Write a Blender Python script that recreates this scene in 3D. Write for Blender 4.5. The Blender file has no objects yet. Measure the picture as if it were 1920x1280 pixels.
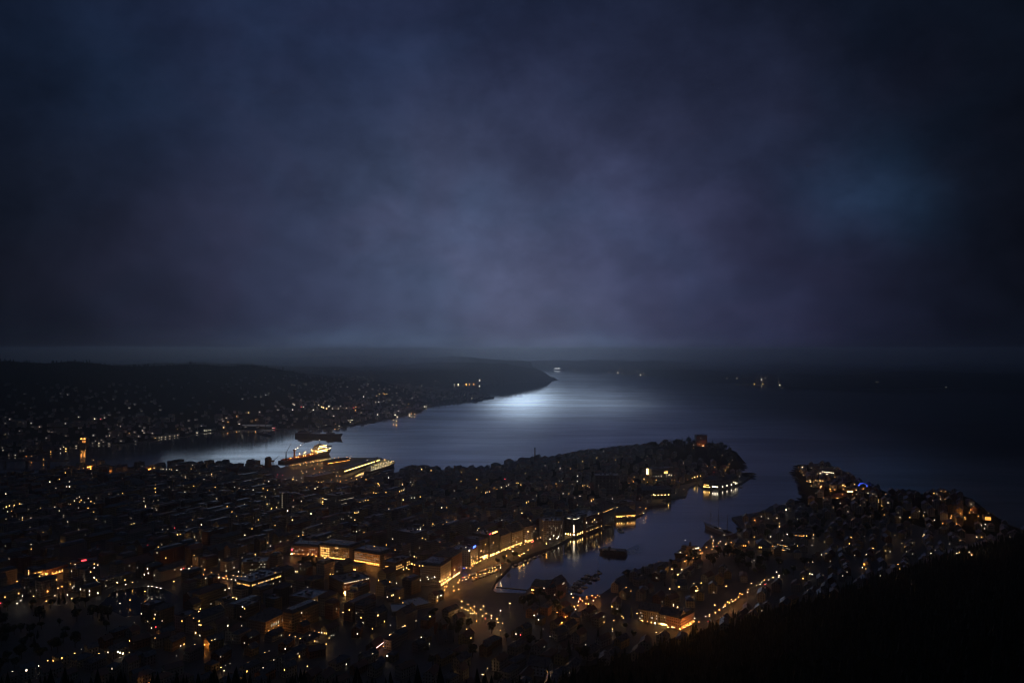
import bpy, math, random
import numpy as np
from math import radians as R, sin, cos, pi, hypot, atan2, sqrt, floor
from mathutils import Matrix, Vector

random.seed(7)
SC = bpy.context.scene
COL = SC.collection

# ---------------------------------------------------------------- camera
EYE = 320.0                      # look-out terrace above the town
LENS = 28.0
F = 1920 * LENS / 36.0           # focal length in photograph pixels
TILT = math.atan(15 / F)
cam = bpy.data.cameras.new("camera")
cam.lens = LENS
cam.sensor_width = 36
cam.clip_start = 1
cam.clip_end = 90000
camera = bpy.data.objects.new("camera", cam)
COL.objects.link(camera)
camera.location = (0, 0, EYE)
camera.rotation_euler = (pi / 2 + TILT, 0, 0)
SC.camera = camera


def ray(px, py):
    x, y, z = (px - 960) / F, 1.0, -(py - 640) / F
    return (x, y * cos(TILT) - z * sin(TILT), y * sin(TILT) + z * cos(TILT))


def P(px, py, z=0.0):
    """point of the plane at height z that the photograph shows at this pixel"""
    x, y, k = ray(px, py)
    t = (z - EYE) / k
    return (x * t, y * t)


def pix(x, y, z):
    dz = z - EYE
    yy = y * cos(TILT) + dz * sin(TILT)
    zz = -y * sin(TILT) + dz * cos(TILT)
    return (960 + F * x / yy, 640 - F * zz / yy)


# ---------------------------------------------------------------- render and exposure
SC.view_settings.view_transform = 'Standard'
SC.view_settings.look = 'None'
SC.view_settings.exposure = 0
SC.view_settings.gamma = 1
SC.render.engine = 'CYCLES'
SC.cycles.use_denoising = True
SC.cycles.max_bounces = 5
SC.cycles.diffuse_bounces = 2
SC.cycles.glossy_bounces = 3
SC.cycles.volume_bounces = 3
SC.cycles.sample_clamp_indirect = 0.25
SC.cycles.sample_clamp_direct = 14.0
SC.cycles.filter_width = 1.0
SC.cycles.use_adaptive_sampling = True
SC.cycles.adaptive_threshold = 0.003
SC.cycles.caustics_reflective = False
SC.cycles.caustics_refractive = False


# ---------------------------------------------------------------- node helper
class NT:
    def __init__(s, tree):
        s.t = tree
        s.n = tree.nodes
        s.n.clear()

    def new(s, kind, **kw):
        nd = s.n.new(kind)
        for k, v in kw.items():
            if k.startswith('i_'):
                key = k[2:]
                nd.inputs[int(key) if key.isdigit() else key.replace('_', ' ')].default_value = v
            else:
                setattr(nd, k, v)
        return nd

    def link(s, a, b):
        s.t.links.new(a, b)

    def put(s, sock, v):
        if isinstance(v, bpy.types.NodeSocket):
            s.link(v, sock)
        elif v is not None:
            sock.default_value = v

    def m(s, op, a, b=None, c=None, clamp=False):
        nd = s.new('ShaderNodeMath', operation=op, use_clamp=clamp)
        s.put(nd.inputs[0], a)
        s.put(nd.inputs[1], b)
        s.put(nd.inputs[2], c)
        return nd.outputs[0]

    def v(s, op, a, b=None, scale=None):
        nd = s.new('ShaderNodeVectorMath', operation=op)
        s.put(nd.inputs[0], a)
        s.put(nd.inputs[1], b)
        if scale is not None:
            s.put(nd.inputs['Scale'], scale)
        return nd.outputs['Value'] if op in ('LENGTH', 'DOT_PRODUCT', 'DISTANCE') else nd.outputs[0]

    def noise(s, vec, scale, detail=2, rough=0.5, dist=0, out='Fac'):
        nd = s.new('ShaderNodeTexNoise')
        if vec is not None:
            s.link(vec, nd.inputs['Vector'])
        nd.inputs['Scale'].default_value = scale
        nd.inputs['Detail'].default_value = detail
        nd.inputs['Roughness'].default_value = rough
        nd.inputs['Distortion'].default_value = dist
        return nd.outputs[out]

    def ramp(s, v, a, b, c=0.0, d=1.0):
        nd = s.new('ShaderNodeMapRange')
        nd.interpolation_type = 'SMOOTHSTEP'
        s.put(nd.inputs[0], v)
        for i, k in enumerate((a, b, c, d)):
            s.put(nd.inputs[i + 1], k)
        return nd.outputs[0]

    def mix(s, f, a, b, mode='MIX'):
        nd = s.new('ShaderNodeMix', data_type='RGBA', blend_type=mode)
        s.put(nd.inputs[0], f)
        for i, k in ((6, a), (7, b)):
            if isinstance(k, (tuple, list)) and len(k) == 3:
                k = (*k, 1)
            s.put(nd.inputs[i], k)
        return nd.outputs[2]


SEED_X, SEED_Y = 0.0, 0.0
# ---------------------------------------------------------------- world: dusk under a low storm deck
SUN_AZ, SUN_EL = R(1.0), R(3.3)          # behind the deck, down the fjord
world = bpy.data.worlds.new("World")
SC.world = world
world.use_nodes = True
w = NT(world.node_tree)
out = w.new('ShaderNodeOutputWorld')
bg = w.new('ShaderNodeBackground', i_Strength=1.0)
sky = w.new('ShaderNodeTexSky', sky_type='NISHITA', sun_disc=False)
sky.sun_elevation = SUN_EL
sky.sun_rotation = SUN_AZ
sky.altitude = EYE
sky.dust_density = 4
D0 = w.new('ShaderNodeTexCoord').outputs['Generated']
DN = w.v('ADD', D0, (SEED_X, SEED_Y, 0.0))      # which part of the cloud field drifts over the fjord
# cloud lumps: the direction is pushed about by noise before the light lobes are read from it
lump = w.noise(w.v('MULTIPLY', DN, (3.0, 3.0, 4.0)), 1.5, 6, 0.55, 0.0, 'Color')
warp = w.v('ADD', D0, w.v('MULTIPLY', w.v('SUBTRACT', lump, (0.5, 0.5, 0.5)), (0.13, 0.05, 0.12)))
fine = w.noise(w.v('MULTIPLY', DN, (4.0, 4.0, 9.0)), 2.0, 7, 0.6, 0.8, 'Color')
warpf = w.v('ADD', D0, w.v('MULTIPLY', w.v('SUBTRACT', fine, (0.5, 0.5, 0.5)), (0.16, 0.05, 0.055)))


def udir(px, py):
    v = Vector(ray(px, py))
    v.normalize()
    return tuple(v)


acc = w.mix(1.0, sky.outputs[0], (0.0001, 0.0001, 0.00012), 'MULTIPLY')
acc = w.mix(1.0, acc, (0.0015, 0.0024, 0.0048), 'ADD')
for (px, py, sx, sz, col, wv) in (
        (860, 560, 0.30, 0.20, (0.0440, 0.0490, 0.0664), warp),
        (1150, 480, 0.22, 0.18, (0.0222, 0.0284, 0.0771), warp),
        (600, 560, 0.20, 0.16, (0.0000, 0.0009, 0.0250), warp),
        (700, 60, 0.40, 0.20, (0.0096, 0.0155, 0.0455), warp),
        (250, 120, 0.12, 0.09, (0.0010, 0.0045, 0.0110), warp),
        (1630, 365, 0.06, 0.05, (0.0050, 0.0180, 0.0400), warp),
        (1400, 600, 0.16, 0.14, (0.0032, 0.0028, 0.0149), warp),
        (1010, 650, 0.13, 0.013, (0.034, 0.050, 0.084), warpf),
        (660, 645, 0.12, 0.018, (0.022, 0.036, 0.056), warpf),
        (850, 480, 0.14, 0.12, (0.0159, 0.0278, 0.0564), warp),
        (960, -3600, 1.0, 0.30, (0.022, 0.034, 0.062), D0), (0, -2600, 1.2, 0.8, (0.001, 0.002, 0.004), D0)):  # overhead lobe out of view, added to give roofs and ground more ambient light
    dv = w.v('SUBTRACT', wv, udir(px, py))
    q = w.v('LENGTH', w.v('MULTIPLY', dv, (1 / sx, 0.6, 1 / sz)))
    e = w.m('EXPONENT', w.m('MULTIPLY', w.m('MULTIPLY', q, q), -1.0))
    acc = w.mix(1.0, acc, w.v('SCALE', col, None, e), 'ADD')
dark = w.noise(w.v('MULTIPLY', DN, (4.2, 4.2, 5.0)), 1.4, 7, 0.56, 0.15)
tone = w.ramp(dark, 0.30, 0.70, 0.77, 1.16)
fil = w.noise(w.v('MULTIPLY', DN, (6.0, 6.0, 9.0)), 2.6, 8, 0.62, 0.2)
tone = w.m('MULTIPLY', tone, w.ramp(fil, 0.25, 0.75, 0.88, 1.11))
acc = w.mix(1.0, acc, w.v('SCALE', (1, 1, 1), None, tone), 'MULTIPLY')
hue = w.ramp(w.noise(w.v('MULTIPLY', DN, (3.5, 3.5, 5.0)), 1.3, 3, 0.5, 0.6), 0.38, 0.62)
acc = w.mix(1.0, acc, w.mix(hue, (0.96, 1.02, 1.00), (1.03, 0.98, 0.96)), 'MULTIPLY')
w.link(acc, bg.inputs[0])
w.link(bg.outputs[0], out.inputs[0])
world.cycles.sampling_method = 'MANUAL'
world.cycles.sample_map_resolution = 512

# the last light through a gap low over the fjord mouth, broad and weak
sun = bpy.data.lights.new("sun", 'SUN')
sun.energy = 3.1
sun.angle = R(50)
sun.color = (0.66, 0.82, 1.0)
sun.use_nodes = True
s = NT(sun.node_tree)
so = s.new('ShaderNodeOutputLight')
em = s.new('ShaderNodeEmission')
inc = s.new('ShaderNodeSeparateXYZ')
s.link(s.new('ShaderNodeNewGeometry').outputs['Incoming'], inc.inputs[0])
# the gap in the deck: a soft-edged, wide and thin opening, brightest in its middle
az = s.m('DIVIDE', inc.outputs[0], s.m('MAXIMUM', s.m('ABSOLUTE', inc.outputs[1]), 0.001))
az = s.m('MULTIPLY', az, s.m('SIGN', inc.outputs[1]))
el = s.m('MULTIPLY', inc.outputs[2], -1.0)
gap = None
for a0, e0, sa, se, k in ((0.6, 3.4, 2.2, 1.0, 0.62), (5.5, 3.8, 4.2, 0.7, 0.12), (4.0, 2.0, 3.5, 1.2, 0.08), (-2.0, 6.0, 3.5, 2.0, 0.015), (-18.5, 7.2, 6.0, 1.8, 0.155)):
    qa = s.m('DIVIDE', s.m('SUBTRACT', az, math.tan(R(a0))), R(sa))
    qe = s.m('DIVIDE', s.m('SUBTRACT', el, R(e0)), R(se))
    g = s.m('MULTIPLY', s.m('EXPONENT', s.m('MULTIPLY', s.m('ADD', s.m('MULTIPLY', qa, qa), s.m('MULTIPLY', qe, qe)), -1.0)), k)
    gap = g if gap is None else s.m('ADD', gap, g)
s.link(gap, em.inputs['Strength'])
s.link(em.outputs[0], so.inputs[0])
sun_ob = bpy.data.objects.new("sun", sun)
COL.objects.link(sun_ob)
sv = Vector((sin(SUN_AZ) * cos(SUN_EL), cos(SUN_AZ) * cos(SUN_EL), sin(SUN_EL)))
sun_ob.rotation_euler = sv.to_track_quat('Z', 'Y').to_euler()
sun_ob.location = (0, 200, 900)

# ---------------------------------------------------------------- materials
MATS = {}


def plain(name, col, rough=0.8, metal=0.0, spec=0.5, noise=0.25, nscale=0.4):
    if name in MATS:
        return MATS[name]
    mt = bpy.data.materials.new(name)
    mt.use_nodes = True
    t = NT(mt.node_tree)
    o = t.new('ShaderNodeOutputMaterial')
    b = t.new('ShaderNodeBsdfPrincipled')
    co = t.new('ShaderNodeTexCoord').outputs['Object']
    nz = t.noise(co, nscale, 4, 0.6)
    k = t.ramp(nz, 0.25, 0.75, 1 - noise, 1 + noise)
    t.link(t.v('SCALE', col, None, k), b.inputs['Base Color'])
    t.put(b.inputs['Roughness'], t.ramp(nz, 0.2, 0.8, max(0.03, rough - 0.1), min(1, rough + 0.1)))
    b.inputs['Metallic'].default_value = metal
    b.inputs['Specular IOR Level'].default_value = spec
    t.link(b.outputs[0], o.inputs[0])
    MATS[name] = mt
    return mt


def facade(name, col, bay=3.0, floor_h=3.2, lit=0.0, lit_k=1.0):
    """rendered wall with rows of dark panes set by the wall's own metres"""
    if name in MATS:
        return MATS[name]
    mt = bpy.data.materials.new(name)
    mt.use_nodes = True
    t = NT(mt.node_tree)
    o = t.new('ShaderNodeOutputMaterial')
    b = t.new('ShaderNodeBsdfPrincipled')
    uv = t.new('ShaderNodeTexCoord').outputs['UV']
    sp = t.new('ShaderNodeSeparateXYZ')
    t.link(uv, sp.inputs[0])
    cu, cv = t.m('DIVIDE', sp.outputs[0], bay), t.m('DIVIDE', sp.outputs[1], floor_h)
    fu, fv = t.m('FRACT', cu), t.m('FRACT', cv)
    inside = t.m('MULTIPLY', t.m('LESS_THAN', t.m('ABSOLUTE', t.m('SUBTRACT', fu, 0.5)), 0.2),
                 t.m('LESS_THAN', t.m('ABSOLUTE', t.m('SUBTRACT', fv, 0.52)), 0.24))
    inside = t.m('MULTIPLY', inside, t.m('GREATER_THAN', sp.outputs[1], 0.3))
    nz = t.noise(uv, 0.35, 4, 0.6)
    wall = t.v('SCALE', col, None, t.ramp(nz, 0.25, 0.75, 0.75, 1.2))
    t.link(t.mix(inside, wall, (0.012, 0.014, 0.017)), b.inputs['Base Color'])
    t.put(b.inputs['Roughness'], t.m('SUBTRACT', 0.85, t.m('MULTIPLY', inside, 0.7)))
    if lit > 0:
        wn = t.new('ShaderNodeTexWhiteNoise', noise_dimensions='2D')
        cell = t.new('ShaderNodeCombineXYZ')
        t.link(t.m('FLOOR', cu), cell.inputs[0])
        t.link(t.m('FLOOR', cv), cell.inputs[1])
        t.link(cell.outputs[0], wn.inputs['Vector'])
        on = t.m('MULTIPLY', t.m('LESS_THAN', wn.outputs['Value'], lit), inside)
        csp = t.new('ShaderNodeSeparateColor')
        t.link(wn.outputs['Color'], csp.inputs[0])
        t.link(t.mix(csp.outputs[1], (1, 0.55, 0.22), (0.95, 0.9, 0.8)), b.inputs['Emission Color'])
        t.put(b.inputs['Emission Strength'],
              t.m('MULTIPLY', on, t.m('MULTIPLY', t.m('ADD', t.m('POWER', csp.outputs[2], 2.0), 0.15), lit_k)))
        mt.cycles.emission_sampling = 'NONE'
    t.link(b.outputs[0], o.inputs[0])
    MATS[name] = mt
    return mt


def glow(name, col, power, sampled=False):
    if name in MATS:
        return MATS[name]
    mt = bpy.data.materials.new(name)
    mt.use_nodes = True
    t = NT(mt.node_tree)
    o = t.new('ShaderNodeOutputMaterial')
    e = t.new('ShaderNodeEmission', i_Strength=power)
    e.inputs[0].default_value = (*col, 1)
    t.link(e.outputs[0], o.inputs[0])
    mt.cycles.emission_sampling = 'FRONT' if sampled else 'NONE'
    MATS[name] = mt
    return mt


WALLS = [facade('facade_%s' % n, c) for n, c in (
    ('pale', (0.42, 0.41, 0.38)), ('grey', (0.26, 0.26, 0.27)), ('ochre', (0.40, 0.31, 0.17)),
    ('brick', (0.24, 0.12, 0.09)), ('dark', (0.13, 0.13, 0.14)), ('cream', (0.45, 0.40, 0.30)))]
WNAME = ['pale', 'grey', 'ochre', 'brick', 'dark', 'cream']
ROOFS = [plain('roof_slate', (0.06, 0.066, 0.078), 0.30), plain('roof_tile', (0.15, 0.07, 0.05), 0.45),
         plain('roof_wet_tin', (0.22, 0.23, 0.26), 0.26), plain('roof_felt', (0.09, 0.09, 0.095), 0.30)]
RNAME = ['slate', 'tiled', 'tin', 'felt']
FAR_WALL = facade('far_facade', (0.26, 0.25, 0.24), 4.0, 3.4, 0.035, 1.1)
TOWN_FAR_WALL = facade('town_far_facade', (0.25, 0.24, 0.23), 3.2, 3.2, 0.020, 0.9)
DARKMETAL = plain('dark_metal', (0.04, 0.04, 0.045), 0.5, 0.6)
WHITE = plain('white_paint', (0.75, 0.75, 0.75), 0.4)
BLACKHULL = plain('black_hull', (0.02, 0.022, 0.026), 0.35)
REDPAINT = plain('orange_deck_paint', (0.45, 0.10, 0.04), 0.6)
TIMBER = plain('timber', (0.10, 0.075, 0.05), 0.8)
STONE = plain('quay_stone', (0.16, 0.155, 0.15), 0.75, nscale=0.15)
LEAF = plain('leaf_green', (0.035, 0.05, 0.022), 0.8, nscale=0.25, noise=0.5)
PINE = plain('pine_green', (0.022, 0.035, 0.022), 0.8, nscale=0.25, noise=0.5)
BARK = plain('bark', (0.06, 0.045, 0.035), 0.9)

# the kinds of light that show in the town: colour, brightness
ORANGE, AMBER, WARM, COOL = (1, 0.36, 0.07), (1, 0.52, 0.14), (1, 0.70, 0.34), (0.92, 0.95, 1.0)
RED, BLUE, NEUTRAL = (1, 0.06, 0.08), (0.06, 0.12, 1.0), (1, 0.81, 0.57)
WIN = {'d': glow('window_dim', NEUTRAL, 0.6), 'w': glow('window_white', NEUTRAL, 2.0),
       'W': glow('window_bright', NEUTRAL, 6.0), 'y': glow('window_amber', (1, 0.5, 0.13), 3.4),
       'Y': glow('window_bright_amber', (1, 0.58, 0.18), 9.0), 'o': glow('window_orange', ORANGE, 3.2),
       'O': glow('window_bright_orange', ORANGE, 9.0), 'r': glow('window_red', RED, 3.0),
       'b': glow('window_blue', BLUE, 6.0)}
WINWORD = {'d': 'dim', 'w': 'white', 'W': 'bright white', 'y': 'amber', 'Y': 'bright amber', 'o': 'orange',
           'O': 'bright orange', 'r': 'red', 'b': 'blue'}


# ---------------------------------------------------------------- meshes
class MB:
    """collects faces, then becomes ONE mesh object"""

    def __init__(s):
        s.v, s.f, s.mi, s.uv = [], [], [], []

    def face(s, pts, mi=0, uv=None):
        k = len(s.v)
        s.v.extend(pts)
        s.f.append(tuple(range(k, k + len(pts))))
        s.mi.append(mi)
        s.uv.append(uv or [(0.0, 0.0)] * len(pts))

    def add(s, vs, fs, mi=0):
        k = len(s.v)
        s.v.extend(vs)
        for f in fs:
            s.f.append(tuple(i + k for i in f))
            s.mi.append(mi)
            s.uv.append([(0.0, 0.0)] * len(f))

    def box(s, x0, x1, y0, y1, z0, z1, mi=0):
        vs = [(x0, y0, z0), (x1, y0, z0), (x1, y1, z0), (x0, y1, z0), (x0, y0, z1), (x1, y0, z1), (x1, y1, z1), (x0, y1, z1)]
        s.add(vs, [(0, 3, 2, 1), (4, 5, 6, 7), (0, 1, 5, 4), (1, 2, 6, 5), (2, 3, 7, 6), (3, 0, 4, 7)], mi)

    def tube(s, a, b, r0, r1=None, n=6, mi=0):
        r1 = r0 if r1 is None else r1
        a, b = Vector(a), Vector(b)
        d = (b - a).normalized()
        u = d.orthogonal().normalized()
        t = d.cross(u)
        vs = []
        for c, r in ((a, r0), (b, r1)):
            for i in range(n):
                q = 2 * pi * i / n
                vs.append(tuple(c + u * (cos(q) * r) + t * (sin(q) * r)))
        fs = [(i, (i + 1) % n, n + (i + 1) % n, n + i) for i in range(n)]
        fs += [tuple(reversed(range(n))), tuple(range(n, 2 * n))]
        s.add(vs, fs, mi)

    def ball(s, c, r, n=8, m=5, mi=0, sz=1.0):
        vs = [(c[0], c[1], c[2] - r * sz)]
        for j in range(1, m):
            q = pi * j / m - pi / 2
            for i in range(n):
                a = 2 * pi * i / n
                vs.append((c[0] + r * cos(q) * cos(a), c[1] + r * cos(q) * sin(a), c[2] + r * sz * sin(q)))
        vs.append((c[0], c[1], c[2] + r * sz))
        fs = [(0, 1 + (i + 1) % n, 1 + i) for i in range(n)]
        for j in range(m - 2):
            b0 = 1 + j * n
            fs += [(b0 + i, b0 + (i + 1) % n, b0 + n + (i + 1) % n, b0 + n + i) for i in range(n)]
        b0 = 1 + (m - 2) * n
        fs += [(b0 + i, b0 + (i + 1) % n, len(vs) - 1) for i in range(n)]
        s.add(vs, fs, mi)

    def mesh(s, name, mats):
        me = bpy.data.meshes.new(name)
        me.from_pydata(s.v, [], s.f)
        for m_ in (mats if isinstance(mats, (list, tuple)) else [mats]):
            me.materials.append(m_)
        me.polygons.foreach_set('material_index', s.mi)
        ul = me.uv_layers.new(name='UVMap')
        ul.data.foreach_set('uv', [c for f in s.uv for p in f for c in p])
        me.update()
        return me

    def build(s, name, mats, parent=None, loc=(0, 0, 0), rz=0.0):
        return put(name, s.mesh(name, mats), parent, loc, rz)


def put(name, me, parent=None, loc=(0, 0, 0), rz=0.0, scale=None):
    o = bpy.data.objects.new(name, me)
    COL.objects.link(o)
    o.location = loc
    o.rotation_euler = (0, 0, rz)
    if scale:
        o.scale = scale
    if parent:
        o.parent = parent
    return o


def tag(o, label=None, cat=None, group=None, kind=None):
    for k, v_ in (('label', label), ('category', cat), ('group', group), ('kind', kind)):
        if v_:
            o[k] = v_
    return o


def thing(name, label, cat, loc=(0, 0, 0), rz=0.0, group=None):
    return tag(put(name, None, None, loc, rz), label, cat, group)


def struct(o):
    o['kind'] = 'structure'
    return o


# things that get their label at the end, once every landmark stands
AUTO = []        # (object, description, position)
ANCHORS = []     # (phrase, position)


def auto(o, desc, cat, group, pos):
    o['category'] = cat
    if group:
        o['group'] = group
    AUTO.append((o, desc, pos))


def anchor(phrase, pos):
    ANCHORS.append((phrase, pos))


# ---------------------------------------------------------------- shore lines, traced where the water meets the land
CITY_PX = [(0, 897), (60, 896), (92, 893), (112, 883), (190, 878), (230, 881), (300, 881), (345, 874), (420, 879), (470, 876), (520, 873),
           (526, 879), (546, 873), (600, 865), (640, 859), (716, 860), (725, 868), (676, 884), (656, 897), (700, 894), (742, 887), (790, 880), (850, 884), (920, 881), (962, 869), (1050, 861), (1100, 852),
           (1200, 844), (1300, 841), (1362, 848), (1386, 864), (1390, 878), (1362, 888), (1380, 890), (1404, 889), (1409, 894), (1387, 909), (1352, 918),
           (1320, 917), (1308, 908), (1292, 914), (1286, 931), (1250, 936), (1240, 942), (1252, 947), (1214, 952), (1206, 964), (1180, 974),
           (1152, 974), (1148, 986), (1110, 994), (1078, 1006), (1044, 1024), (1000, 1040), (958, 1056), (957, 1064), (930, 1090), (922, 1108), (930, 1114), (984, 1116),
           (992, 1106), (1002, 1098), (1060, 1090), (1068, 1098), (1062, 1112), (1074, 1118), (1092, 1122), (1128, 1117), (1146, 1104), (1154, 1088),
           (1190, 1072), (1240, 1056), (1262, 1056), (1312, 1036), (1322, 1020), (1336, 1010), (1376, 1006), (1390, 990), (1372, 972), (1432, 960), (1446, 950),
           (1500, 946), (1516, 934), (1506, 908), (1493, 886), (1500, 874), (1546, 869), (1590, 888), (1622, 908), (1660, 925),
           (1720, 932), (1762, 926), (1802, 932), (1852, 970), (1876, 986), (1930, 1002)]
CITY = [P(*q) for q in CITY_PX]
CITY = [(-4200, CITY[0][1] + 40)] + CITY + [(2600, 1500), (2600, -900), (-4200, -900)]
WEST_PX = [(0, 857), (60, 854), (100, 848), (130, 842), (160, 833), (215, 834), (262, 829), (300, 822), (360, 815), (400, 809), (470, 806), (520, 804), (600, 802), (648, 800),
           (690, 793), (740, 784), (788, 774), (800, 764), (850, 757), (890, 752), (921, 746), (917, 740), (890, 734.5), (850, 732), (828, 730.5), (818, 726), (840, 722),
           (900, 720), (970, 716.5), (1041, 713)]
WEST = [P(*q) for q in WEST_PX]
WEST = [(-9000, 2300)] + WEST + [(470, 8900), (300, 9700), (200, 12400), (-9000, 12500)]
ISLE_PX = [(1030, 692), (1100, 694), (1180, 701), (1260, 709), (1330, 716), (1430, 721), (1560, 727), (1650, 729), (1760, 727), (1935, 724)]
ISLE = [P(*q) for q in ISLE_PX]
ISLE = ISLE + [(9000, 8500), (9000, 15500), (-2500, 17500), (-500, 13500)]
LAKE = [P(x, y, 3) for x, y in ((186, 1134), (212, 1108), (262, 1099), (306, 1101), (334, 1118), (316, 1146), (234, 1156))]


PCACHE = {}


def inside(poly, x, y):
    x, y = np.asarray(x, float), np.asarray(y, float)
    e = PCACHE.get(id(poly))
    if e is None or e[0] is not poly:
        a = np.array(poly, float)
        b = np.roll(a, -1, 0)
        k = a[:, 1] != b[:, 1]
        a, b = a[k], b[k]
        e = PCACHE[id(poly)] = (poly, a[:, 0], a[:, 1], b[:, 1], (b[:, 0] - a[:, 0]) / (b[:, 1] - a[:, 1]), a.min(0).tolist() + np.maximum(a.max(0), b.max(0)).tolist())
    _, x0, y0, y1, sl, bb = e
    c = np.zeros(x.shape, bool)
    m = (y >= bb[1]) & (y <= bb[3]) & (x >= bb[0]) & (x <= bb[2])
    if not m.any():
        return c
    xs, ys = x[m], y[m]
    r = np.zeros(xs.shape, bool)
    for q in range(0, len(xs), 20000):
        X, Y = xs[q:q + 20000, None], ys[q:q + 20000, None]
        r[q:q + 20000] = (((y0 > Y) != (y1 > Y)) & (X < sl * (Y - y0) + x0)).sum(1) % 2 == 1
    c[m] = r
    return c


def seg_dist(line, x, y, closed=False):
    x, y = np.asarray(x, float), np.asarray(y, float)
    best = np.full(x.shape, 1e9)
    n = len(line)
    for i in range(n if closed else n - 1):
        x0, y0 = line[i]
        x1, y1 = line[(i + 1) % n]
        dx, dy = x1 - x0, y1 - y0
        t = np.clip(((x - x0) * dx + (y - y0) * dy) / (dx * dx + dy * dy + 1e-9), 0, 1)
        best = np.minimum(best, np.hypot(x - x0 - t * dx, y - y0 - t * dy))
    return best


def sst(v, a, b):
    t = np.clip((v - a) / (b - a), 0, 1)
    return t * t * (3 - 2 * t)


def bumps(x, y, s, k):
    return (np.sin(x / s + 1.3 * k) * np.cos(y / s * 1.1 - k) + 0.5 * np.sin(x / s * 2.3 - y / s * 1.7 + k * 2)
            + 0.3 * np.cos(x / s * 4.1 + y / s * 3.7 + k))


def ridge(pts, x, y, wd):
    """pts: (x, y, height) along a crest"""
    z = np.zeros(np.shape(x))
    for i in range(len(pts) - 1):
        (x0, y0, h0), (x1, y1, h1) = pts[i], pts[i + 1]
        dx, dy = x1 - x0, y1 - y0
        t = np.clip(((x - x0) * dx + (y - y0) * dy) / (dx * dx + dy * dy), 0, 1)
        d = np.hypot(x - x0 - t * dx, y - y0 - t * dy)
        z = np.maximum(z, (h0 + (h1 - h0) * t) * np.exp(-(d / wd) ** 2))
    return z


HILL_A, HILL_B = P(1262, 1204), P(1905, 1006)
hl = hypot(HILL_B[0] - HILL_A[0], HILL_B[1] - HILL_A[1])
HN = ((HILL_B[1] - HILL_A[1]) / hl, -(HILL_B[0] - HILL_A[0]) / hl)
NORD = [(*P(930, 915), 8), (*P(1060, 895), 16), (*P(1180, 872), 30), (*P(1290, 858), 34), (*P(1350, 862), 22)]
POINT = [(*P(1520, 905), 8), (*P(1590, 935), 14), (*P(1700, 955), 14), (*P(1800, 955), 16), (*P(1830, 975), 10)]


def town_z(x, y):
    x, y = np.asarray(x, float), np.asarray(y, float)
    z = 3 + ridge(NORD, x, y, 150) + ridge(POINT, x, y, 90)
    d = (x - HILL_A[0]) * HN[0] + (y - HILL_A[1]) * HN[1]
    z = np.maximum(z, 3 + np.clip(d, 0, None) * 0.36 + 4 * sst(d, 0, 60) * bumps(x, y, 60, 2))
    z = np.maximum(z, np.minimum(3 + 0.435 * np.clip(715 - y, 0, None), 306))
    return z


def crest(pts):
    """a ridge line from (pixel, pixel, distance) of its top"""
    r = []
    for px, py, d in pts:
        x, y, k = ray(px, py)
        r.append((x / y * d, d, EYE + k / y * d))
    return r


RIDGE1 = crest([(-900, 676, 4200), (-300, 678, 4100), (0, 682, 4000), (150, 681, 4000), (300, 685, 4200), (420, 690, 4500), (520, 699, 4900), (620, 709, 5300), (700, 718, 5600)])
RIDGE2 = crest([(100, 684, 6000), (330, 681, 6300), (450, 685, 6500), (600, 690, 6800), (720, 697, 7000), (800, 704, 7100), (860, 713, 7200)])
RIDGE3 = crest([(640, 688, 7400), (720, 685, 7700), (800, 681, 7900), (880, 679, 8050), (940, 681, 8150), (985, 689, 8260), (1015, 699, 8330), (1035, 709, 8390)])
RIDGE4 = crest([(200, 676, 10000), (450, 672, 10200), (640, 669, 10400), (760, 670, 10600), (860, 671, 10600), (930, 674, 10500)])


def west_z(x, y):
    x, y = np.asarray(x, float), np.asarray(y, float)
    d = seg_dist(WEST[1:-3], x, y)
    left = sst(-x, -200, 900)
    z = 2.5 + (0.085 * np.clip(d, 0, 800)) * sst(d, 10, 160) * (0.5 + 0.5 * left)
    rough = bumps(x, y, 240, 1) * 0.07 + bumps(x, y, 90, 4) * 0.03
    far = sst(d, 60, 900)
    for rd, wd in ((RIDGE1, 900), (RIDGE2, 800), (RIDGE4, 1300)):
        z = np.maximum(z, ridge(rd, x, y, wd) * far * (1 + rough))
    z = np.maximum(z, ridge(RIDGE3, x, y, 330) * sst(d, 0, 120) * (1 + 0.5 * rough))
    lp = [(-620, 5050, 10), (-330, 5250, 8), (-200, 5260, 6)]
    return np.maximum(z, ridge(lp, x, y, 110))


ISLE1 = crest([(1060, 686, 12600), (1200, 690, 10200), (1300, 697, 9000), (1430, 700, 8000), (1600, 703, 7600), (1760, 700, 7600), (2000, 696, 7800)])
ISLE2 = crest([(1000, 676, 15500), (1200, 677, 14000), (1400, 682, 12000), (1600, 684, 11000), (1800, 682, 10500), (2050, 680, 10500)])


def isle_z(x, y):
    x, y = np.asarray(x, float), np.asarray(y, float)
    d = seg_dist(ISLE[:len(ISLE_PX)], x, y)
    rough = bumps(x, y, 520, 5) * 0.26 + bumps(x, y, 170, 2) * 0.07
    z = 2 + 0.03 * np.clip(d, 0, 500)
    for rd, wd in ((ISLE1, 900), (ISLE2, 1500)):
        z = np.maximum(z, ridge(rd, x, y, wd) * sst(d, 0, 600) * (1 + rough))
    return z


def ground_at(x, y):
    """height of the land, or -1 on the water"""
    x, y = np.asarray(x, float), np.asarray(y, float)
    z = np.full(x.shape, -1.0)
    c = inside(CITY, x, y)
    z = np.where(c, town_z(x, y), z)
    wz = inside(WEST, x, y)
    if wz.any():
        z = np.where(wz, west_z(x, y), z)
    iz = inside(ISLE, x, y)
    if iz.any():
        z = np.where(iz, isle_z(x, y), z)
    return z


def gz(x, y):
    return float(ground_at(np.array([x]), np.array([y]))[0])


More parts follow.
